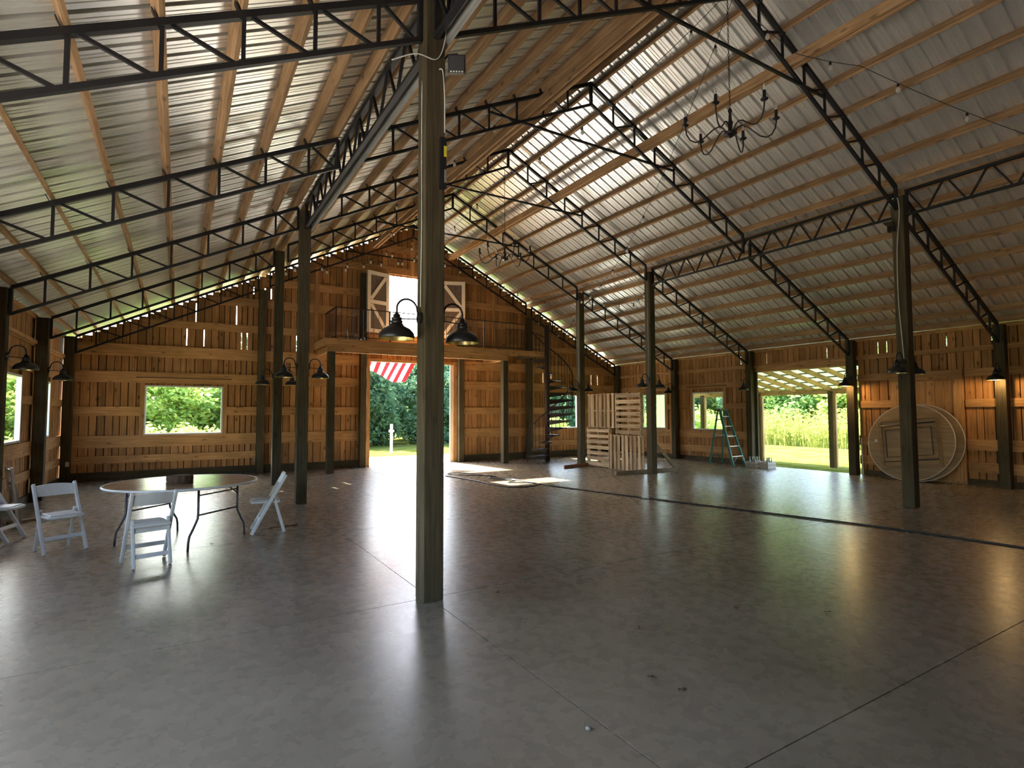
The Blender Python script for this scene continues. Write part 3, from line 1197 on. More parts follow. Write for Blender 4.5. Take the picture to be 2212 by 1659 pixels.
# ================================================================== SPIRAL STAIR
PX, PY = 10.60, 15.24
st = thing('spiral_stair', 'dark iron spiral staircase up to the loft', 'staircase', (PX, PY, 0))
MB().tube([(0, 0, 0), (0, 0, 4.58)], .085, 16).build('centre_pole', 'iron_brown', st, smooth=True)
MB().box(-.22, .22, -.22, .22, 0, .012).build('base_plate', 'iron_brown', st)
NT = 15
rise = 3.70 / (NT + 1)
R_ = .90
tread = MB()
a0_, a1_ = -math.radians(13), math.radians(13)
pts_ = [(.07, -.06), (R_ * math.cos(a0_), R_ * math.sin(a0_)), (R_, 0), (R_ * math.cos(a1_), R_ * math.sin(a1_)), (.07, .06)]
b0 = 0
for zz in (-.035, 0):
    for px_, py_ in pts_:
        tread.v.append((px_, py_, zz))
tread.f += [(4, 3, 2, 1, 0), (5, 6, 7, 8, 9)] + [(i, (i + 1) % 5, 5 + (i + 1) % 5, 5 + i) for i in range(5)]
n0 = len(tread.v)
for yy_ in (-.012, .012):
    tread.v += [(.07, yy_, -.03), (R_ * .97, yy_, -.03), (R_ * .97, yy_, -.055), (.07, yy_, -.17)]
tread.f += [tuple(n0 + i for i in f_) for f_ in ((0, 1, 2, 3), (7, 6, 5, 4), (2, 6, 7, 3), (1, 5, 6, 2), (0, 4, 5, 1))]
tread_me = tread.mesh('tread', 'iron_brown')
TA0, TAS = math.radians(195), math.radians(18)
bal2 = MB().tube([(0, 0, 0), (0, 0, .93)], .010, 6).mesh('stair_baluster', 'iron_brown')
hr = []
for k in range(NT):
    a = TA0 + k * TAS
    z = rise * (k + 1)
    link('tread', tread_me, st, (0, 0, z), (0, 0, a))
    for da in (-.25, .25):
        aa = a + da * TAS
        link('baluster', bal2, st, (.87 * math.cos(aa), .87 * math.sin(aa), z + da * rise * .9 - .02))
for k in range(NT * 4 + 1):
    a = TA0 + (k / 4 - .5) * TAS
    z = rise * (k / 4 - .5 + 1) + .93
    hr.append((.87 * math.cos(a), .87 * math.sin(a), z))
MB().tube(hr, .020, 8).build('handrail', 'iron_brown', st, smooth=True)
rod('newel', 'iron_brown', st, Vector((PX, PY, 0)) + Vector((hr[0][0], hr[0][1], 0)), Vector((PX, PY, 0)) + Vector(hr[0]), .014)

# ================================================================== LAMPS
def barn_light(x, y, s, label, lit=False):
    """gooseneck lamp on the post face, arm along x"""
    fx = s * Q
    t = thing('barn_light', label, 'lamp', (x + fx, y, 2.30), 0 if s > 0 else PI, 'gooseneck barn lights on posts')
    d = .225
    MB().tube([(-.004, 0, .20), (.022, 0, .20)], .055, 16).build('wall_plate', 'lamp_black', t)
    arch = [(.02, 0, .22), (.035, 0, .26)]
    for k in range(13):
        a = PI - PI * k / 12
        arch.append((.13 + .095 * math.cos(a), 0, .265 + .095 * math.sin(a)))
    arch.append((d, 0, .22))
    MB().tube(arch, .010, 8).build('gooseneck', 'lamp_black', t, smooth=True)
    MB().tube([(.02, 0, .19), (d, 0, .175)], .006, 6).build('stay_rod', 'lamp_black', t)
    prof = [(.153, 0.0), (.157, .006), (.155, .028), (.144, .056), (.118, .084), (.084, .103), (.062, .114), (.058, .130), (.047, .134), (.052, .142), (.052, .158), (.042, .162), (.046, .170), (.046, .186), (.032, .190), (.030, .214), (.018, .219), (.016, .234), (.0, .236)]
    o = MB().open_lathe(prof, 28).build('shade', 'lamp_black', t, (d, 0, 0), smooth=True)
    MB().open_lathe([(.152, .001), (.150, .028), (.139, .053), (.114, .079), (.080, .097), (.0, .108)], 28).build('shade_lining', 'brass', t, (d, 0, 0), smooth=True)
    MB().lathe([(.0, .020), (.018, .026), (.028, .05), (.024, .075), (.013, .10), (.013, .116)], 12).build('bulb', 'bulb_lit' if lit else 'bulb_glass', t, (d, 0, 0), smooth=True)
    if lit:
        ld = bpy.data.lights.new('bulb_light', 'POINT')
        ld.energy = 4
        ld.color = (1, .62, .25)
        ld.shadow_soft_size = .03
        l = bpy.data.objects.new('bulb_light', ld)
        COL.objects.link(l)
        l.parent = t
        l.location = (d, 0, .0)
    return t


barn_light(LPX, Y1, -1, 'black gooseneck barn light on floodlight post, side toward the round table')
barn_light(LPX, Y1, 1, 'black gooseneck barn light on floodlight post, side toward the pallets')
barn_light(LPX, Y3, -1, 'black gooseneck barn light on grey-board post, side toward picture window')
barn_light(LPX, Y3, 1, 'black gooseneck barn light on grey-board post, side toward the doorway')
barn_light(LPX, Y4, -1, 'black gooseneck barn light on post behind the table, picture window side')
barn_light(LPX, Y4, 1, 'black gooseneck barn light on post behind the table, doorway side')
barn_light(RPX, Y1, -1, 'black gooseneck barn light on white-cable post, facing away from the tabletops')
barn_light(RPX, Y1, 1, 'black gooseneck barn light on white-cable post, facing the leaning tabletops')
barn_light(RPX, Y3, -1, 'black gooseneck barn light over pallet end post, side toward the loft')
barn_light(RPX, Y3, 1, 'black gooseneck barn light over pallet end post, side toward the stepladder')
barn_light(RPX, Y4, -1, 'black gooseneck barn light on post by stair, staircase side')
barn_light(RPX, Y4, 1, 'black gooseneck barn light on post by stair, pallet side')
barn_light(XL, Y3, 1, 'black gooseneck barn light on wall post above the leaning folded chair')
barn_light(XL, Y4, 1, 'black gooseneck barn light on wall post close to gable corner')
barn_light(XR, Y4, -1, 'black gooseneck barn light on wall post between the side windows')
barn_light(XR, Y3, -1, 'black gooseneck barn light above the green stepladder')
barn_light(XR, Y2, -1, 'glowing gooseneck barn light between open side doorway and tabletops', True)
barn_light(XR, Y1, -1, 'glowing gooseneck barn light past the leaning tabletops', True)


def chandelier(loc, ztop, label):
    t = thing('chandelier', label, 'chandelier', loc, .35, 'candle chandeliers under the ridge')
    MB().lathe([(0, -.05), (.02, -.04), (.055, -.01), (.085, .0), (.085, .025), (.03, .04), (.022, .10), (.035, .16), (.022, .20), (.018, .30), (.03, .33), (.012, .37), (.0, .38)], 14).build('hub', 'lamp_black', t, smooth=True)
    # chain of links
    ch = MB()
    z = .38
    k = 0
    H = ztop - loc[2]
    while z < H:
        pts = []
        for i in range(8):
            a = 2 * PI * i / 8
            u, w = .011 * math.cos(a), .024 * math.sin(a)
            pts.append((u, 0, z + .02 + w) if k % 2 else (0, u, z + .02 + w))
        ch.tube(pts, .0035, 4, closed=True)
        z += .040
        k += 1
    ch.build('chain', 'lamp_black', t)
    ca, sa = math.cos(-.35), math.sin(-.35)
    MB().tube([(0, 0, H - .01), (-sa * -.07, ca * -.07, H + .018)], .006, 6).build('hook', 'lamp_black', t)
    arm = [(.05, 0, .02), (.09, 0, .09), (.15, 0, .12), (.22, 0, .09), (.30, 0, .02), (.38, 0, -.05), (.46, 0, -.075), (.53, 0, -.04), (.575, 0, .04), (.59, 0, .13), (.59, 0, .17)]
    am = MB().tube(arm, .0095, 6).mesh('arm', 'lamp_black', True)
    cm = MB().lathe([(.012, .15), (.045, .17), (.048, .18), (.02, .185), (.022, .19), (.020, .29), (.012, .292)], 10).mesh('candle_sleeve', 'lamp_black')
    bm_ = MB().lathe([(.010, .292), (.018, .315), (.017, .34), (.008, .375), (.0, .395)], 10).mesh('candle_bulb', 'bulb_glass', True)
    for i in range(6):
        a = i * PI / 3
        ar = link('arm', am, t, (0, 0, 0), (0, 0, a))
        c = link('candle_sleeve', cm, ar, (.59, 0, 0))
        link('candle_bulb', bm_, ar, (.59, 0, 0))
    return t


chandelier((6.34, Y1 + .07, 5.42), ZP - TD, 'black candle chandelier hanging from truss of the floodlight post')
chandelier((6.34, Y3 + .07, 5.17), ZP - TD, 'black candle chandelier hanging nearer the loft and spiral stair')

# string lights
sock_me = MB().lathe([(.006, 0), (.016, -.01), (.018, -.05), (.014, -.055)], 8).mesh('socket', 'lamp_black')
bulb_me = MB().lathe([(.012, -.055), (.028, -.085), (.032, -.105), (.024, -.13), (.0, -.142)], 10).mesh('bulb', 'bulb_glass', True)


def strand(pts, n, label, sag=.25, drop=.0, first=.5):
    """wire through the given points, bulbs hung along it"""
    P = [Vector(p) for p in pts]
    path = []
    for a, b in zip(P[:-1], P[1:]):
        L = (b - a).length
        for k in range(13):
            u = k / 12
            if path and k == 0:
                continue
            path.append(a.lerp(b, u) - Vector((0, 0, sag * L / 6 * 4 * u * (1 - u))))
    t = thing('string_light', label, 'string lights', path[0])
    o0 = path[0].copy()
    MB().tube([p - o0 for p in path], .0045, 5).build('wire', 'lamp_black', t)
    cum = [0]
    for a, b in zip(path[:-1], path[1:]):
        cum.append(cum[-1] + (b - a).length)
    for k in range(n):
        s = cum[-1] * (k + first) / n
        i = max(j for j in range(len(cum)) if cum[j] <= s)
        i = min(i, len(path) - 2)
        u = (s - cum[i]) / (cum[i + 1] - cum[i])
        p = path[i].lerp(path[i + 1], u) - o0
        so = link('socket', sock_me, t, p)
        link('bulb', bulb_me, so, (0, 0, 0))


strand([(LPX + .1, 15.2, 5.35), (4.6, 15.3, 5.95), (6.35, 15.4, 6.45), (8.4, 15.3, 5.95), (RPX - .1, 15.2, 5.35)], 17, 'string of clear bulbs draped across the gable above the loft', .22)
strand([(LPX + .1, 14.3, 5.25), (5.2, 14.6, 6.2), (6.35, 14.8, 7.0)], 7, 'string of clear bulbs rising from post behind table to the ridge', .3)
strand([(X0 - .2, Y1, 7.28), (5.55, 9.8, 6.45), (5.4, 15.6, 6.1)], 10, 'string of bulbs running from the near chandelier toward the loft door', .30)
strand([(X0 - .05, Y1, 7.28), (RPX - .1, Y4, 5.2)], 9, 'string of bulbs slanting from the near chandelier to post by stair', .55)
strand([(X0 - 1.6, Y2, 6.9), (4.2, 12.0, 6.6), (5.0, 15.4, 6.15)], 6, 'string of bulbs under the slope above the round table side of ridge', .2)
strand([(X0 + .1, Y1, 7.28), (7.35, 4.35, 6.70), (8.25, 3.95, 6.60), (10.80, 2.4, 5.35)], 5, 'string of bulbs from the near chandelier toward the lengthwise truss end', .12)
strand([(RPX + .12, Y4, 5.30), (RPX + .9, 12.3, 4.95), (RPX + .12, Y3, 5.25)], 7, 'string of bulbs looped between pallet post and stair post tops', .25)
strand([(RPX - .12, Y5 - .2, 5.2), (RPX + 1.2, Y5 - .5, 4.45), (RPX + .1, Y4, 5.25)], 5, 'string of bulbs from gable to the post by stair', .2)

# ================================================================== FURNITURE
def make_chair():
    t = thing('folding_chair', '', 'chair')
    W2 = .205
    for s in (-1, 1):
        MB().bar((s * W2, .196, .010), (s * W2, -.225, .80), .032, .045, up=(0, 1, .5)).build('long_leg', 'white_resin', t, bevel=.006)
    for s in (-1, 1):
        MB().bar((s * (W2 - .036), -.215, .006), (s * (W2 - .036), -.075, .50), .030, .040, up=(0, 1, .3)).build('rear_leg', 'white_resin', t, bevel=.005)
    # seat frame with rolled edge, pad let into it
    mb = MB()
    prof = []
    n = 10
    for k in range(n + 1):
        u = -1 + 2 * k / n
        prof.append((u * .185, .225 - .022 * u * u))
    v0 = len(mb.v)
    top = [(-.185, -.155)] + prof + [(.185, -.155)]
    for z in (.415, .445):
        for x, y in top:
            mb.v.append((x, y, z))
    m = len(top)
    mb.f.append(tuple(range(m)))
    mb.f.append(tuple(m + i for i in reversed(range(m))))
    for i in range(m):
        j = (i + 1) % m
        mb.f.append((i, m + i, m + j, j))
    mb.build('seat', 'white_resin', t, bevel=.008)
    MB().box(-.155, .155, -.13, .18, .445, .458).build('seat_pad', 'white_resin', t, bevel=.008)
    # curved back slat
    mb = MB()
    n = 8
    rows = []
    for k in range(n + 1):
        u = -1 + 2 * k / n
        x = u * (W2 - .01)
        dy = -.028 * (1 - u * u)
        dz = .018 * (1 - u * u)
        rows.append([(x, -.150 + dy, .655), (x, -.132 + dy, .655), (x, -.195 + dy, .775 + dz), (x, -.213 + dy, .775 + dz)])
    for r in rows:
        mb.v += r
    for k in range(n):
        a, b = k * 4, k * 4 + 4
        mb.f += [(a, a + 1, b + 1, b), (a + 1, a + 2, b + 2, b + 1), (a + 2, a + 3, b + 3, b + 2), (a + 3, a, b, b + 3)]
    mb.f += [(3, 2, 1, 0), tuple(n * 4 + i for i in range(4))]
    mb.build('back_slat', 'white_resin', t)
    MB().bar((-W2, .105, .18), (W2, .105, .18), .018, .045, up=(0, -.45, .9)).build('front_stretcher', 'white_resin', t)
    MB().bar((-W2 + .03, -.185, .12), (W2 - .03, -.185, .12), .018, .045, up=(0, .3, .95)).build('rear_stretcher', 'white_resin', t)
    MB().bar((-W2 + .03, -.10, .385), (W2 - .03, -.10, .385), .02, .055, up=(0, .3, .95)).build('seat_rail', 'white_resin', t)
    return t


c0 = make_chair()
chair_spots = [((-1.195, 8.565), 206.6, 'white folding chair facing open floor, standing alone beside the round table'),
               ((-.26, 7.37), 14.5, 'white folding chair pushed up with its back toward the floodlight post side'),
               ((1.09, 8.43), 84.3, 'white folding chair seen edge-on next to the grey-board post'),
               ((-1.965, 9.60), 256, 'white folding chair against the window wall, facing the table')]
for i, (xy, a, lab) in enumerate(chair_spots):
    c = c0 if i == 0 else copy_tree(c0)
    c.location = (xy[0], xy[1], 0)
    c.rotation_euler = (0, 0, math.radians(a))
    tag(c, lab, 'chair', 'white folding chairs')
# folded chair leaning on the wall post
fc = thing('folded_chair', 'white folded chair leaning against the window wall', 'chair', (-2.06, 10.98, 0), math.radians(200))
for s in (-1, 1):
    MB().bar((.0, s * .20, 0), (.10, s * .20, .86), .032, .04, up=(0, 1, 0)).build('long_leg', 'white_resin', fc)
    MB().bar((-.035, s * .165, .03), (.055, s * .165, .62), .03, .035, up=(0, 1, 0)).build('rear_leg', 'grey_board', fc)
for z in (.12, .30, .55, .80):
    MB().bar((z * .116, -.20, z), (z * .116, .20, z), .02, .05, up=(0, 0, 1)).build('slat', 'white_resin', fc)

# round table
TX, TY = .075, 8.44
tb = thing('round_table', 'round folding table with pale wood top and white rim among folding chairs', 'table', (TX, TY, 0))
R1 = .875
MB().lathe([(0, .735), (R1 - .02, .735), (R1 - .02, .757), (0, .757)], 64).build('table_top', 'table_wood', tb)
rim = []
MB().tube([((R1 - .008) * math.cos(2 * PI * k / 64), (R1 - .008) * math.sin(2 * PI * k / 64), .7445) for k in range(64)], .0155, 8, closed=True).build('edge_rim', 'rim_plastic', tb, smooth=True)
fa = math.radians(45)
dv, nv = Vector((math.cos(fa), math.sin(fa), 0)), Vector((math.sin(fa), -math.cos(fa), 0))
for s in (1, -1):
    m = nv * (s * .55)
    leg_t = []
    for e in (-1, 1):
        d = dv * e
        pts = [m + d * .33 + Vector((0, 0, .735)), m + d * .33 + Vector((0, 0, .42)), m + d * .335 + Vector((0, 0, .36)), m + d * .40 + Vector((0, 0, .25)),
               m + d * .455 + Vector((0, 0, .17)), m + d * .47 + Vector((0, 0, .10)), m + d * .475 + Vector((0, 0, 0))]
        MB().tube(pts, .0135, 8).build('leg', 'leg_steel', tb, smooth=True)
        MB().tube([m + d * .33 + Vector((0, 0, .58)), m + d * .20 - nv * (s * .12) + Vector((0, 0, .735))], .009, 6).build('leg_brace', 'leg_steel', tb)
    MB().tube([m - dv * .33 + Vector((0, 0, .64)), m + dv * .33 + Vector((0, 0, .64))], .009, 6).build('cross_bar', 'leg_steel', tb)
    MB().tube([m - dv * .33 + Vector((0, 0, .40)), m + dv * .33 + Vector((0, 0, .40))], .011, 6).build('cross_bar', 'leg_steel', tb)
MB().box(-.5, .5, -.03, .03, .705, .735).build('apron_rail', 'table_wood', tb, rot=(0, 0, fa - PI / 2))

bk = thing('wooden_bowl', 'dark brown ribbed round wooden block lying on the round table', 'bowl', (.03, 8.24, .758), .3)
mb = MB()
n = 48
for r, z in ((.145, .022), (.148, .05), (.146, .098), (.13, .104), (0, .106)):
    for k in range(n):
        a = 2 * PI * k / n
        rr = r + (.004 * (1 if k % 4 < 2 else -1) if .03 < z < .1 else 0)
        mb.v.append((rr * math.cos(a), rr * math.sin(a), z))
for i in range(4):
    for k in range(n):
        k2 = (k + 1) % n
        mb.f.append((i * n + k, i * n + k2, (i + 1) * n + k2, (i + 1) * n + k))
mb.build('ribbed_body', 'basket', bk)
MB().lathe([(0, 0), (.15, 0), (.153, .02), (0, .022)], 32).build('base_disc', 'basket', bk)

# folded round tables leaning on the right wall
def leaning_table(y, bottom_x, top_x, label, r=.915):
    L = 2 * r
    ang = math.asin((top_x - bottom_x) / L)
    t = thing('folded_round_table', label, 'table', (bottom_x, y, .008), 0, 'folded tables against the wall', rot=(0, ang, 0))
    # local: disc in the y-z plane, underside facing -x
    def disc(name, x0, x1, rr, mat):
        m = MB().lathe([(0, x0), (rr, x0), (rr, x1), (0, x1)], 64)
        m.v = [(z, a, b + r) for a, b, z in m.v]
        return m.build(name, mat, t)
    disc('table_top', .0, .018, r - .012, 'plywood')
    m = MB().tube([(.009, (r - .007) * math.cos(2 * PI * k / 64), r + (r - .007) * math.sin(2 * PI * k / 64)) for k in range(64)], .012, 8, closed=True)
    m.build('edge_rim', 'rim_plastic', t, smooth=True)
    return t, ang


lt, la = leaning_table(6.34, 14.70, 15.02, 'round folding tabletop leaning on wall, underside frame facing out')
rot = math.radians(-7)
fr = link('leg_frame', None, lt, (-.0, 0, .915), (rot, 0, 0))
fr.empty_display_size = .05
def fbox(name, y0, y1, z0, z1, th=.03, mat='plywood_frame', x=0.0):
    MB().box(-th - x, -x, y0, y1, z0, z1).build(name, mat, fr)
fbox('frame_rail', -.64, .64, .54, .61)
fbox('frame_rail', -.64, .64, -.61, -.54)
fbox('frame_rail', -.64, -.57, -.54, .54)
fbox('frame_rail', .57, .64, -.54, .54)
for s in (-1, 1):
    cy = s * .30
    pts = [(-.05, cy - .18, -.33), (-.05, cy - .18, .33), (-.05, cy + .18, .33), (-.05, cy + .18, -.33)]
    MB().tube(pts, .013, 6, closed=True).build('folded_leg', 'leg_steel', fr)
    MB().tube([(-.045, cy - .27, .43), (-.045, cy + .27, .43)], .019, 6).build('folded_leg', 'leg_steel', fr)
    MB().tube([(-.045, cy - .27, -.43), (-.045, cy + .27, -.43)], .019, 6).build('folded_leg', 'leg_steel', fr)
MB().box(-.003, 0, .70, .76, .08, .14).build('paper_tag', 'outlet_white', lt, (0, 0, .915 - .1))
leaning_table(6.20, 14.80, 15.12, 'round folding tabletop tucked behind another against the wall')
o = MB().bar((0, 0, 0), (.06, .04, .95), .018, .018).build('thin_stick', 'outlet_white', None, (15.02, 7.48, 0))
tag(o, 'thin pale stick leaning beside the tabletops', 'stick')

# ================================================================== PALLET SCREEN
def pallet(y0, y1, z0, z1, vertical, x, label):
    t = thing('pallet', label, 'pallet', (x, (y0 + y1) / 2, z0), 0, 'shipping pallets stood on edge')
    nb = 7
    rp = random.Random(int(y0 * 100))
    if vertical:
        w = (y1 - y0)
        for k in range(nb):
            c = y0 + w * (k + .5) / nb
            h = .045 * rp.uniform(.85, 1.2)
            bx('deck_board', 'pallet_wood', t, x - .065, x - .047, c - h, c + h, z0, z1)
        for k in range(3):
            c = z0 + .02 + (z1 - z0 - .04) * k / 2
            bx('stringer', 'pallet_wood_y', t, x - .047, x + .045, y0, y1, c - .018, c + .018)
        for k in range(4):
            c = y0 + .06 + (w - .12) * k / 3
            bx('bottom_board', 'pallet_wood', t, x + .045, x + .062, c - .05, c + .05, z0, z1)
    else:
        h_ = (z1 - z0)
        for k in range(nb):
            c = z0 + h_ * (k + .5) / nb
            h = .05 * rp.uniform(.85, 1.15)
            bx('deck_board', 'pallet_wood_y', t, x - .065, x - .047, y0, y1, c - h, c + h)
        for k in range(3):
            c = y0 + .02 + (y1 - y0 - .04) * k / 2
            bx('stringer', 'pallet_wood', t, x - .047, x + .045, c - .018, c + .018, z0, z1)
        for k in range(4):
            c = z0 + .06 + (h_ - .12) * k / 3
            bx('bottom_board', 'pallet_wood_y', t, x + .045, x + .062, y0, y1, c - .05, c + .05)


PX2 = 10.88
pallet(12.40, 13.42, 0.0, 1.175, False, PX2, 'lower pallet with level boards, next to post by stair')
pallet(11.10, 12.25, 0.0, 0.985, True, PX2 + .02, 'lower pallet with upright boards, next to the pallet end post')
pallet(12.13, 13.38, 1.185, 2.20, True, PX2, 'upper pallet with upright boards, nearer the stair')
pallet(11.08, 12.10, 0.995, 2.20, False, PX2 - .01, 'upper pallet with level boards, beside the lamp pair')
o = bx('pallet_stud', 'pallet_wood', None, PX2 - .06, PX2 + .04, 12.28, 12.37, 0, 1.0)
tag(o, 'short upright pale board standing between the two lower pallets', 'board')
o = bar('foot_board', 'old_board', None, (9.71, 13.10, .046), (10.78, 13.34, .046), .04, .09)
tag(o, 'reddish foot board on floor sticking out by the stair post', 'board')
ft = thing('prop_board', 'pale foot board with slanted brace propping the pallets', 'board', (10.9, 10.95, 0))
bar('foot', 'weathered', ft, (9.86, 11.04, .046), (12.0, 10.92, .046), .04, .09)
bar('slant_brace', 'weathered', ft, (12.04, 10.92, .03), (11.06, 10.97, .92), .038, .09)

# ================================================================== STEPLADDER
ld = thing('stepladder', 'green fibreglass stepladder by the side wall window', 'ladder', (14.50, 11.2, 0))
LT = 1.68
fl, fr_ = (14.17, 10.70), (14.78, 10.74)
rl, rr_ = (14.30, 11.66), (14.84, 11.63)
tl, tr = (14.36, 11.28), (14.66, 11.28)
def lbar(name, a, za, b, zb_, w, h, mat='green_fibre'):
    return bar(name, mat, ld, (a[0], a[1], za), (b[0], b[1], zb_), w, h, up=(0, 1, .2))
lbar('front_rail', fl, .016, tl, LT, .035, .075)
lbar('front_rail', fr_, .016, tr, LT, .035, .075)
lbar('rear_rail', rl, .008, (tl[0], tl[1] + .08), LT, .03, .045)
lbar('rear_rail', rr_, .008, (tr[0], tr[1] + .08), LT, .03, .045)
for k in range(1, 6):
    u = k / 5.6
    a = Vector((fl[0], fl[1], 0)).lerp(Vector((tl[0], tl[1], LT)), u)
    b = Vector((fr_[0], fr_[1], 0)).lerp(Vector((tr[0], tr[1], LT)), u)
    bar('step', 'aluminium', ld, a, b, .075, .02)
for k in (1, 3, 5):
    u = k / 6
    a = Vector((rl[0], rl[1], 0)).lerp(Vector((tl[0], tl[1] + .08, LT)), u)
    b = Vector((rr_[0], rr_[1], 0)).lerp(Vector((tr[0], tr[1] + .08, LT)), u)
    bar('rear_brace', 'ladder_top', ld, a, b, .02, .03)
for s, (a0, a1) in ((0, (rl, tl)), (1, (rr_, tr))):
    f0 = fl if s == 0 else fr_
    pa = Vector((f0[0], f0[1], 0)).lerp(Vector((a1[0], a1[1], LT)), .55)
    pb = Vector((a0[0], a0[1], 0)).lerp(Vector((a1[0], a1[1] + .08, LT)), .55)
    bar('spreader', 'aluminium', ld, pa, pb, .012, .02)
for a, b in ((rl, rr_), (fl, fr_)):
    m_ = (Vector((a[0], a[1], .06)) + Vector((b[0], b[1], .06))) / 2
    for e in (a, b):
        pe = Vector((e[0], e[1], .10))
        bar('knee_brace', 'ladder_top', ld, pe + Vector((0, 0, -.02)), (m_ * .55 + Vector((e[0], e[1], .06)) * .45) + Vector((0, 0, .22)), .012, .03)
bx('top_cap', 'ladder_top', ld, tl[0] - .05, tr[0] + .05, tl[1] - .06, tl[1] + .14, LT - .01, LT + .045)

# crates of bottles
def crate(x0, x1, y0, y1, label, seed):
    h = .19
    t = thing('crate', label, 'crate', ((x0 + x1) / 2, (y0 + y1) / 2, 0), 0)
    bx('crate_floor', 'crate_wood', t, x0, x1, y0, y1, 0, .012)
    for z in (.012, .10):
        bx('slat', 'crate_wood', t, x0, x0 + .012, y0, y1, z, z + .075)
        bx('slat', 'crate_wood', t, x1 - .012, x1, y0, y1, z, z + .075)
        bx('slat', 'crate_wood', t, x0 + .012, x1 - .012, y0, y0 + .012, z, z + .075)
        bx('slat', 'crate_wood', t, x0 + .012, x1 - .012, y1 - .012, y1, z, z + .075)
    r = random.Random(seed)
    bm_ = MB().lathe([(.0, 0), (.032, 0), (.034, .02), (.034, .17), (.013, .22), (.013, .29), (.016, .30), (.0, .30)], 12).mesh('bottle', 'bottle_glass', True)
    xx = x0 + .06
    while xx < x1 - .05:
        yy = y0 + .06
        while yy < y1 - .05:
            o = link('bottle', bm_, None, (xx, yy, .013), (r.uniform(-.04, .04), r.uniform(-.04, .04), 0))
            tag(o, 'clear glass bottle standing in the crate ' + ('next to ladder' if seed == 1 else 'at the doorway'), 'bottle', 'bottles in crates')
            yy += .085
        xx += .10


crate(14.52, 14.92, 10.20, 10.54, 'pale wooden crate of bottles next to ladder foot', 1)
crate(14.60, 14.98, 9.86, 10.14, 'pale wooden crate of bottles at edge of the side doorway', 2)

# ================================================================== FLOOR CLUTTER
def smooth_path(pts, n=8):
    P = [Vector(p) for p in pts]
    out = []
    for i in range(len(P) - 1):
        p0, p1, p2, p3 = P[max(i - 1, 0)], P[i], P[i + 1], P[min(i + 2, len(P) - 1)]
        for k in range(n):
            u = k / n
            out.append(.5 * ((2 * p1) + (-p0 + p2) * u + (2 * p0 - 5 * p1 + 4 * p2 - p3) * u * u + (-p0 + 3 * p1 - 3 * p2 + p3) * u ** 3))
    out.append(P[-1])
    return out


hz = .013
hp = [(5.95, 13.16), (6.10, 12.0), (6.14, 11.0), (6.25, 10.45), (6.55, 10.30), (6.87, 10.34), (7.05, 10.52), (7.0, 10.75), (6.6, 11.1), (6.9, 11.3), (6.6, 12.0), (6.9, 12.3), (6.3, 12.9), (6.1, 13.4), (6.6, 13.3), (6.9, 12.2), (7.05, 11.0), (7.1, 10.4), (7.30, 9.35), (7.65, 7.74), (8.18, 5.54), (8.53, 4.06), (8.70, 2.5), (8.75, .9)]
pp = smooth_path([(x, y, hz) for x, y in hp])
# lift later loops slightly where they cross
pp = [p + Vector((0, 0, .022 * max(0, math.sin(PI * max(0, min(1, (i - 48) / 90)))))) for i, p in enumerate(pp)]
hoseo = thing('hose', 'black cable looped and trailing across the concrete floor', 'cable', pp[0])
MB().tube([p - pp[0] for p in pp], .0125, 8).build('hose_body', 'hose', hoseo, smooth=True)
jn = Vector((7.65, 7.74, .0195)) - pp[0]
MB().tube([jn + Vector((-.02, .08, 0)), jn + Vector((.02, -.08, 0))], .019, 8).build('coupling', 'outlet_white', hoseo)

o = bar('floor_board', 'weathered', None, (-2.15, 11.00, .02), (-1.72, 11.27, .02), .09, .04)
tag(o, 'short pale board lying on floor beside the folded chair', 'board')
chn = MB()
cp = [(1.16 + .032 * k, 8.62 + .012 * math.sin(k * 1.3) + .004 * k) for k in range(12)]
for k, (x, y) in enumerate(cp):
    chn.tube([(x + .024 * math.cos(2 * PI * i / 8), y + .012 * math.sin(2 * PI * i / 8), .006 + .004 * (k % 2)) for i in range(8)], .005, 5, closed=True)
cc = Vector((1.30, 8.62, 0))
chn.v = [tuple(Vector(v_) - cc) for v_ in chn.v]
tag(chn.build('rusty_chain', 'rust', None, cc), 'short rusty chain lying on floor beside edge-on chair', 'chain')
rl_ = random.Random(3)
for k, (x, y) in enumerate([(2.55, 4.45), (3.05, 3.18), (2.55, 2.55), (4.05, 3.05), (2.6, 2.36), (1.15, 7.0), (.4, 8.0), (9.5, 6.6), (4.6, 2.6)]):
    mb = MB()
    for i in range(3):
        a = rl_.uniform(0, 6.28)
        mb.quad((0, 0, .004), (.022 * math.cos(a), .022 * math.sin(a), .010), (.035 * math.cos(a + .4), .035 * math.sin(a + .4), .004), (.018 * math.cos(a + .8), .018 * math.sin(a + .8), .012))
    tag(mb.build('dry_leaf', 'dead_leaf', None, (x, y, 0)), 'small dark crumb of dry leaf on the bare concrete', 'leaf', 'dry leaf crumbs on the floor')
tag(MB().lathe([(0, 0), (.012, .002), (.016, .009), (.009, .016), (0, .018)], 8).build('pebble', 'pebble', None, (1.86, 2.32, 0)), 'tiny pale pebble on floor beside the joint', 'pebble')

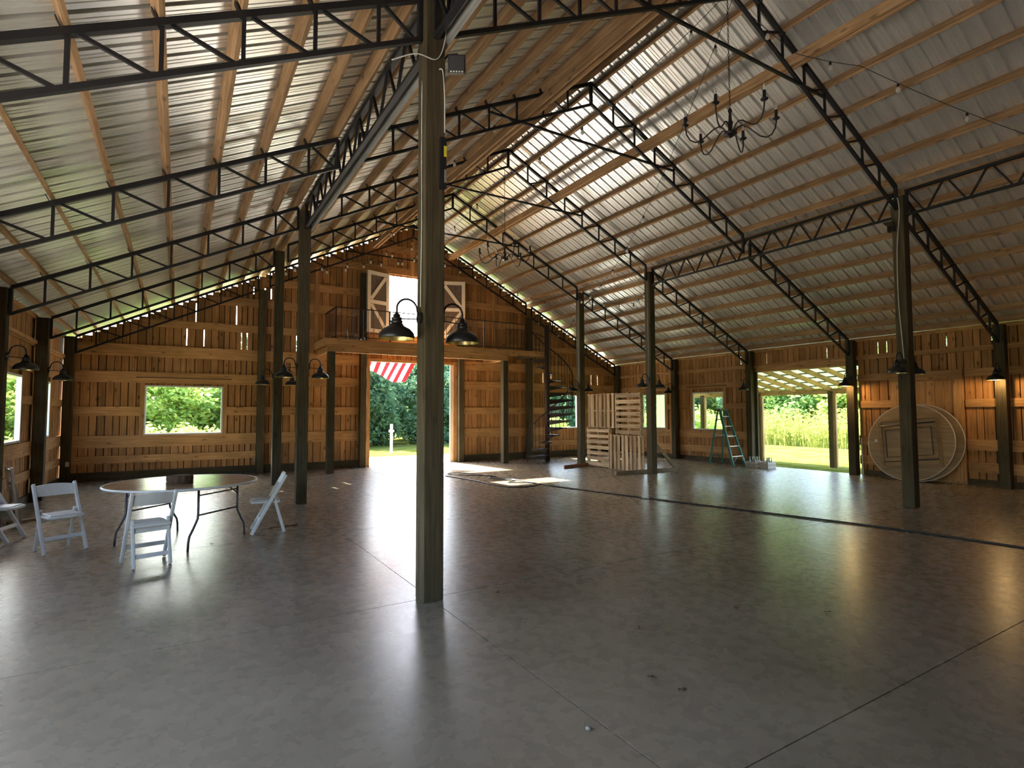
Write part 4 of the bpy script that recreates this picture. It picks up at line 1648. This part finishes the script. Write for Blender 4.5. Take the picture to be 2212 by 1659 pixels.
# ================================================================== POST FITTINGS
fl_ = thing('floodlight', 'black finned floodlight bracketed near top of the post', 'floodlight', (LPX + .19, Y1 - .12, 4.86), -.5)
MB().box(-.07, .09, -.05, .07, -.05, .10).build('housing', 'lamp_black', fl_, rot=(.4, 0, 0), bevel=.01)
for k in range(6):
    MB().box(-.065 + k * .027, -.055 + k * .027, .06, .085, -.05, .09).build('fin', 'lamp_black', fl_, rot=(.4, 0, 0))
for k in range(5):
    MB().box(-.05 + k * .026, -.035 + k * .026, -.058, -.05, -.045, -.035).build('led', 'outlet_white', fl_, rot=(.4, 0, 0))
MB().tube([(-.12, 0, .06), (-.07, 0, .12), (.02, 0, .13)], .01, 6).build('bracket', 'lamp_black', fl_)
eb = thing('electrical_box', 'black switch box with yellow tag on the floodlight post', 'box', (LPX + .06, Y1 - Q, 3.68))
MB().box(-.025, .035, -.035, 0, 0, .48).build('box_body', 'lamp_black', eb, bevel=.004)
MB().box(.008, .036, -.0365, -.035, .30, .40).build('yellow_tag', 'yellow_tag', eb)
MB().box(.012, .032, -.0365, -.035, .06, .18).build('grey_tag', 'aluminium', eb)


def cable(pts, label, r=.006, mat='cable_white', name='cable'):
    P = smooth_path(pts, 6)
    o = MB().tube([p - P[0] for p in P], r, 6).build(name, mat, None, P[0], smooth=True)
    return tag(o, label, 'cable')


f1 = Y1 - Q - .008
cable([(LPX + .03, f1, 4.80), (LPX + .06, f1 - .015, 4.78), (LPX + .085, f1, 4.55), (LPX + .088, f1, 4.22)], 'pale wire hanging down floodlight post below the bracket')
cable([(LPX - .40, Y1 - .04, 4.78), (LPX - .2, f1 - .02, 4.86), (LPX, f1 - .01, 4.88), (LPX + .07, f1 - .03, 5.05), (LPX + .085, f1 - .03, 5.25), (LPX + .09, f1 - .01, 5.42)], 'pale wire looping across top of the floodlight post')
cable([(LPX - Q - .008, Y1 - .02, 4.7), (LPX - Q - .008, Y1 - .02, 4.0), (LPX - Q - .008, Y1 - .03, 3.3), (LPX - Q - .008, Y1 - .01, 2.6)], 'thin pale wire stapled down the table side of floodlight post', .005)
xw = RPX - Q - .008
cable([(xw, Y1 + .05, 5.25), (xw - .03, Y1 + .10, 5.35), (xw - .02, Y1, 5.42), (xw - .05, Y1 - .05, 5.3), (xw, Y1 - .03, 5.05), (xw, Y1 + .02, 4.5), (xw, Y1 + .03, 3.6), (xw, Y1, 2.95), (xw, Y1 - .02, 2.55)], 'white cable running down post to its barn light', .009)
jb = thing('junction_bracket', 'small dark bracket box high on the white-cable post', 'box', (RPX - Q, Y1 + .085, 4.92))
MB().box(-.20, 0, -.06, .06, 0, .02).build('shelf', 'treated_y', jb, rot=(0, .15, 0))
MB().box(-.08, 0, -.05, .05, -.10, -.002).build('box_body', 'lamp_black', jb)
xw3 = RPX - Q - .006
for yy_, lab in ((Y3, 'thin pale cable down the pallet end post'), (Y4, 'thin pale cable down the post by the stair')):
    cable([(xw3, yy_ - .03, 5.2), (xw3, yy_ - .02, 4.2), (xw3, yy_ - .035, 3.2), (xw3, yy_ - .02, 2.6)], lab, .006)


def outlet(loc, rotz, label):
    t = thing('outlet', label, 'outlet', loc, rotz)
    MB().box(-.035, .035, -.006, 0, -.057, .057).build('cover_plate', 'outlet_white', t, bevel=.003)
    for z in (-.025, .025):
        MB().box(-.014, .014, -.008, -.006, z - .012, z + .012).build('socket', 'cable_white', t)


outlet((LPX - .03 - .095, Y5 - .02, .36), PI * 1.5, 'white outlet on side of gable post by picture window')
outlet((XL + .05, Y5 - Q - .001, .45), 0, 'white outlet low on the corner post by picture window')


def curtain_rod(axis, a0, a1, pl, z, label):
    c = ((a0 + a1) / 2, pl, z) if axis == 'x' else (pl, (a0 + a1) / 2, z)
    t = thing('curtain_rod', label, 'rod', c, 0 if axis == 'x' else PI / 2)
    L = (a1 - a0) / 2
    sy = -1 if axis == 'x' else 1
    MB().tube([(-L, sy * .05, 0), (L, sy * .05, 0)], .009, 6).build('rod', 'lamp_black', t)
    for s in (-1, 0, 1):
        MB().bar((s * L * .97, 0, 0), (s * L * .97, sy * .055, 0), .014, .02).build('bracket', 'lamp_black', t)
    for s in (-1, 1):
        MB().lathe([(0, -.02), (.018, 0), (0, .02)], 8).build('finial', 'lamp_black', t, (s * L, sy * .05, 0))


curtain_rod('x', -.93, 1.19, YG, 2.565, 'black curtain rod above the picture window on gable wall')
curtain_rod('y', 11.65, 13.2, RX, 2.50, 'black curtain rod above the window behind stepladder')
curtain_rod('y', 14.2, 15.5, RX, 2.50, 'black curtain rod above the window behind the pallets')

# ================================================================== OUTSIDE
# flag hung over the far doorway
flag = thing('flag', 'red and white striped flag hanging across top of the far doorway', 'flag', (5.2, 17.35, 3.4))


def flag_xz(u, v):
    """u along the stripe direction (down), v across"""
    # upper edge runs from (5.20,3.42) to (6.80,3.42); stripes slope down to the left
    top = Vector((5.18 + 1.62 * v, 0, 3.42))
    L = .46 + .42 * min(1, max(0, (v - .15) / .6)) - .10 * max(0, v - .85)
    d = Vector((-.36 - .22 * v, 0, -1)).normalized()
    p = top + d * (L * u)
    return Vector((p.x, .05 * math.sin(v * 9 + u * 2) + .03 * u, p.z))


ns_ = 11
for k in range(ns_):
    mb = MB()
    g = {}
    nu, nv_ = 8, 3
    for i in range(nu + 1):
        for j in range(nv_ + 1):
            p = flag_xz(i / nu, (k + j / nv_) / ns_)
            g[i, j] = len(mb.v)
            mb.v.append((p.x - 5.2, p.y, p.z - 3.4))
    for i in range(nu):
        for j in range(nv_):
            mb.f.append((g[i, j], g[i + 1, j], g[i + 1, j + 1], g[i, j + 1]))
    mb.build('stripe', 'flag_cloth_r' if k % 2 == 0 else 'flag_cloth_w', flag, smooth=True)
MB().tube([(-.1, 0, .03), (1.75, 0, .03)], .012, 8).build('flag_pole', 'white_paint', flag)
for xx_ in (.05, 1.6):
    MB().bar((xx_, 0, .03), (xx_, YG + .121 - 17.35, .03), .02, .02).build('pole_bracket', 'white_paint', flag)

# lean-to roof on the right
lean = thing('lean_to', 'open lean-to porch roof of rafters outside the side doorway', 'porch', (16.7, 11, 2.3))
LX0, LX1 = RX + .13, 18.25
lz0, lz1 = 2.97, 2.36
for k in range(14):
    yy = 7.05 + k * .586
    bar('rafter', 'purlin_x', lean, (LX0, yy, lz0), (LX1, yy, lz1), .04, .14)
for k in range(6):
    u = (k + .3) / 5.6
    xx = LX0 + (LX1 - LX0) * u
    zz = lz0 + (lz1 - lz0) * u + .095
    bx('roof_batten', 'grey_plank', lean, xx - .045, xx + .045, 6.4, 16.0, zz - .018, zz + .018)
for k in range(9):
    y0_, y1_ = 6.3 + k * 1.1, 6.3 + (k + 1) * 1.1 - .02
    mb = MB()
    mb.bar((LX0, (y0_ + y1_) / 2, lz0 + .125), (LX1 + .15, (y0_ + y1_) / 2, lz1 + .095), y1_ - y0_, .006)
    mb.v = [tuple(Vector(v_) - lean.location) for v_ in mb.v]
    mb.build('roof_sheet', 'poly_sheet', lean)
bx('header', 'purlin_y', lean, 18.16, 18.22, 6.6, 15.6, 2.22, 2.40)
for yy in (7.45, 9.96, 12.56, 15.1):
    bx('porch_post', 'treated_z', lean, 18.10, 18.24, yy - .07, yy + .07, -.17, 2.30)
    bx('post_cleat', 'purlin_z', lean, 18.13, 18.21, yy - .16, yy - .07, -.17, 2.22)
# pale translucent sheet wall at the far bay of the porch
sh = thing('sheet_wall', 'pale green translucent ribbed sheet seen through window behind pallets', 'panel', (17.4, 15.9, 0))
for k in range(12):
    MB().box(k * .16 - 1.0, k * .16 - .845, -.01 - .012 * (k % 2), .01 - .012 * (k % 2), 0, 2.35).build('sheet_rib', 'poly_sheet', sh)

# white stand on the lawn
ws = thing('white_stand', 'white wooden post with short crossbar on lawn beyond far door', 'post', (8.25, 24.2, -.17))
MB().box(-.05, .05, -.05, .05, 0, 1.30).build('upright', 'white_paint', ws)
MB().box(-.11, .11, -.045, .045, .94, 1.04).build('crossbar', 'white_paint', ws)


# trees
def leaf_mesh(name, mat, n_clump, n_leaf, rx, rz, z0, leaf, seed, cone=0.0):
    r = random.Random(seed)
    mb = MB()
    for c in range(n_clump):
        while True:
            p = Vector((r.uniform(-1, 1), r.uniform(-1, 1), r.uniform(-1, 1)))
            if p.length < 1:
                break
        h = (p.z + 1) / 2
        w = rx * (1 - cone * h)
        cc = Vector((p.x * w, p.y * w, z0 + rz * h))
        cr = rx * r.uniform(.22, .42) * (1 - cone * .6 * h)
        for k in range(n_leaf):
            d = Vector((r.gauss(0, 1), r.gauss(0, 1), r.gauss(0, .8)))
            d.normalize()
            q_ = cc + d * cr * (r.random() ** .4)
            u = Vector((r.gauss(0, 1), r.gauss(0, 1), r.gauss(0, .6))).normalized()
            v_ = u.orthogonal().normalized()
            s = leaf * r.uniform(.6, 1.3)
            mb.quad(q_ - u * s, q_ + v_ * s * .5, q_ + u * s, q_ - v_ * s * .5)
    return mb.mesh(name, mat)


def trunk_mesh(h, r0, seed):
    r = random.Random(seed)
    mb = MB()
    pts = [(r.uniform(-.1, .1) * k, r.uniform(-.1, .1) * k, h * k / 5) for k in range(6)]
    mb.tube(pts, [r0 * (1 - .14 * k) for k in range(6)], 8)
    for k in range(5):
        b = Vector(pts[2 + k % 4])
        a = r.uniform(0, 6.28)
        mb.tube([b, b + Vector((math.cos(a) * .9, math.sin(a) * .9, .7)), b + Vector((math.cos(a) * 1.5, math.sin(a) * 1.5, 1.6))], [r0 * .4, r0 * .25, r0 * .1], 5)
    return mb.mesh('trunk', 'bark')


KIND = [('dense dark evergreen tree', leaf_mesh('crown', 'leaf_dark', 80, 100, 2.2, 6.0, .1, .17, 1, .40), trunk_mesh(5.0, .16, 1)),
        ('mid green leafy tree', leaf_mesh('crown', 'leaf_mid', 80, 100, 2.3, 5.2, .2, .17, 2, .2), trunk_mesh(4.6, .15, 2)),
        ('bright yellow-green leafy tree', leaf_mesh('crown', 'leaf_bright', 76, 100, 2.1, 4.6, .0, .15, 3, .15), trunk_mesh(4.0, .12, 3)),
        ('thin tall dark pine', leaf_mesh('crown', 'leaf_dark', 60, 90, 1.6, 5.6, 1.0, .15, 4, .45), trunk_mesh(6.0, .13, 4))]


def tree(x, y, k, s, where, grp):
    nm, cr, tr_ = KIND[k]
    t = thing('tree', nm + ' ' + where, 'tree', (x, y, -.17), (x * 7 + y * 3) % 6.28, grp)
    t.scale = (s, s, s)
    link('crown', cr, t)
    link('trunk', tr_, t)


rt = random.Random(21)
for i in range(14):      # beyond the far door
    tree(2 + i * 1.75 + rt.uniform(-.3, .3), 30.5 + (i % 2) * 1.6 + rt.uniform(-.4, .4), [0, 3, 0, 1, 0, 3, 0][i % 7], rt.uniform(.74, .90), 'in the wood beyond the far doorway lawn', 'wood beyond the far doorway')
for i in range(11):
    tree(3 + i * 2.7 + rt.uniform(-.5, .5), 36 + rt.uniform(-1., 1.), [3, 0, 0, 1, 0][i % 5], rt.uniform(.9, 1.05), 'in the wood beyond the far doorway lawn', 'wood beyond the far doorway')
for i in range(9):       # seen through the picture window
    tree(-10 + i * 1.55 + rt.uniform(-.3, .3), 27 + (i % 2) * 1.8, [2, 2, 1, 2, 2, 1][i % 6], rt.uniform(.72, .85), 'in the row outside the picture window', 'trees outside the picture window')
for i in range(8):
    tree(-13 + rt.uniform(-1, 1), 14 + i * 2.6, [2, 1, 2][i % 3], rt.uniform(.7, .8), 'outside the window wall with folded chair', 'trees outside the window wall')
for i in range(14):      # seen through the side door
    tree(36 + (i % 2) * 2 + rt.uniform(-.5, .5), 10 + i * 2.1 + rt.uniform(-.4, .4), [2, 1, 2, 1, 2][i % 5] if i < 7 else [3, 0, 3, 0, 1][i % 5], rt.uniform(.9, 1.1), 'beyond the weeds outside the side doorway', 'trees beyond the weeds')
for i in range(8):
    tree(43 + rt.uniform(-1, 1), 14 + i * 4.0, [0, 3][i % 2], rt.uniform(1.1, 1.3), 'beyond the weeds outside the side doorway', 'trees beyond the weeds')

# bushes outside the windows
BUSH = leaf_mesh('foliage', 'leaf_bright', 26, 90, 1.0, 1.15, 0, .07, 9, .1)
BUSHS = MB().tube([(0, 0, 0), (.03, 0, .5), (.0, .05, .9)], [.03, .02, .01], 6).mesh('stem', 'bark')


def bush(x, y, s, where, grp):
    t = thing('bush', 'bright green leafy bush ' + where, 'bush', (x, y, -.17), (x * 5 + y) % 6.28, grp)
    t.scale = (s, s, s)
    link('foliage', BUSH, t)
    link('stem', BUSHS, t)


for i in range(7):
    bush(-3.3 + i * .95, 21.0 + (i % 3) * .7, rt.uniform(1.0, 1.3), 'just outside the picture window', 'bushes outside the picture window')
for i in range(4):
    bush(-4.6 - (i % 2) * .8, 13.5 + i * 1.9, rt.uniform(1.0, 1.3), 'outside the window wall', 'bushes outside the window wall')
bush(3.9, 23.5, .9, 'at the edge of the far doorway lawn', None)
for i in range(4):
    bush(20.5 + i * .8, 19.2 + (i % 2) * 1.2, rt.uniform(1.3, 1.9), 'past the porch beside side wall windows', 'bushes past the porch')
for i in range(3):
    bush(13.0 + i * 1.4, 22.0 + i * .4, 1.4, 'behind the stair window', 'bushes behind the stair window')

# weeds
r = random.Random(44)
mb = MB()
for i in range(5200):
    x = 27.5 + r.random() ** 1.4 * 7
    y = r.uniform(8, 34)
    h = r.uniform(.7, 1.9)
    a = r.uniform(0, PI)
    w = r.uniform(.012, .03)
    dx, dy = math.cos(a) * w, math.sin(a) * w
    lx, ly = r.gauss(0, .18), r.gauss(0, .18)
    mb.quad((x - dx, y - dy, 0), (x + dx, y + dy, 0), (x + lx * .4 + dx, y + ly * .4 + dy, h * .6), (x + lx * .4 - dx, y + ly * .4 - dy, h * .6))
    for k in range(5):
        zz = h * (.35 + .65 * k / 4)
        b = r.uniform(0, 6.28)
        px_, py_ = x + lx * .5, y + ly * .5
        s = .10 * r.uniform(.6, 1.4)
        mb.quad((px_, py_, zz), (px_ + math.cos(b) * s, py_ + math.sin(b) * s, zz + .05), (px_ + math.cos(b) * s * 1.6, py_ + math.sin(b) * s * 1.6, zz + s), (px_ + math.cos(b + .6) * s * .7, py_ + math.sin(b + .6) * s * .7, zz + .09))
wd = mb.build('weeds', 'weed_leaf', None, (0, 0, -.17))
tag(wd, 'tall yellow-green weeds bordering the mown lawn outside side doorway', 'weeds', kind='stuff')
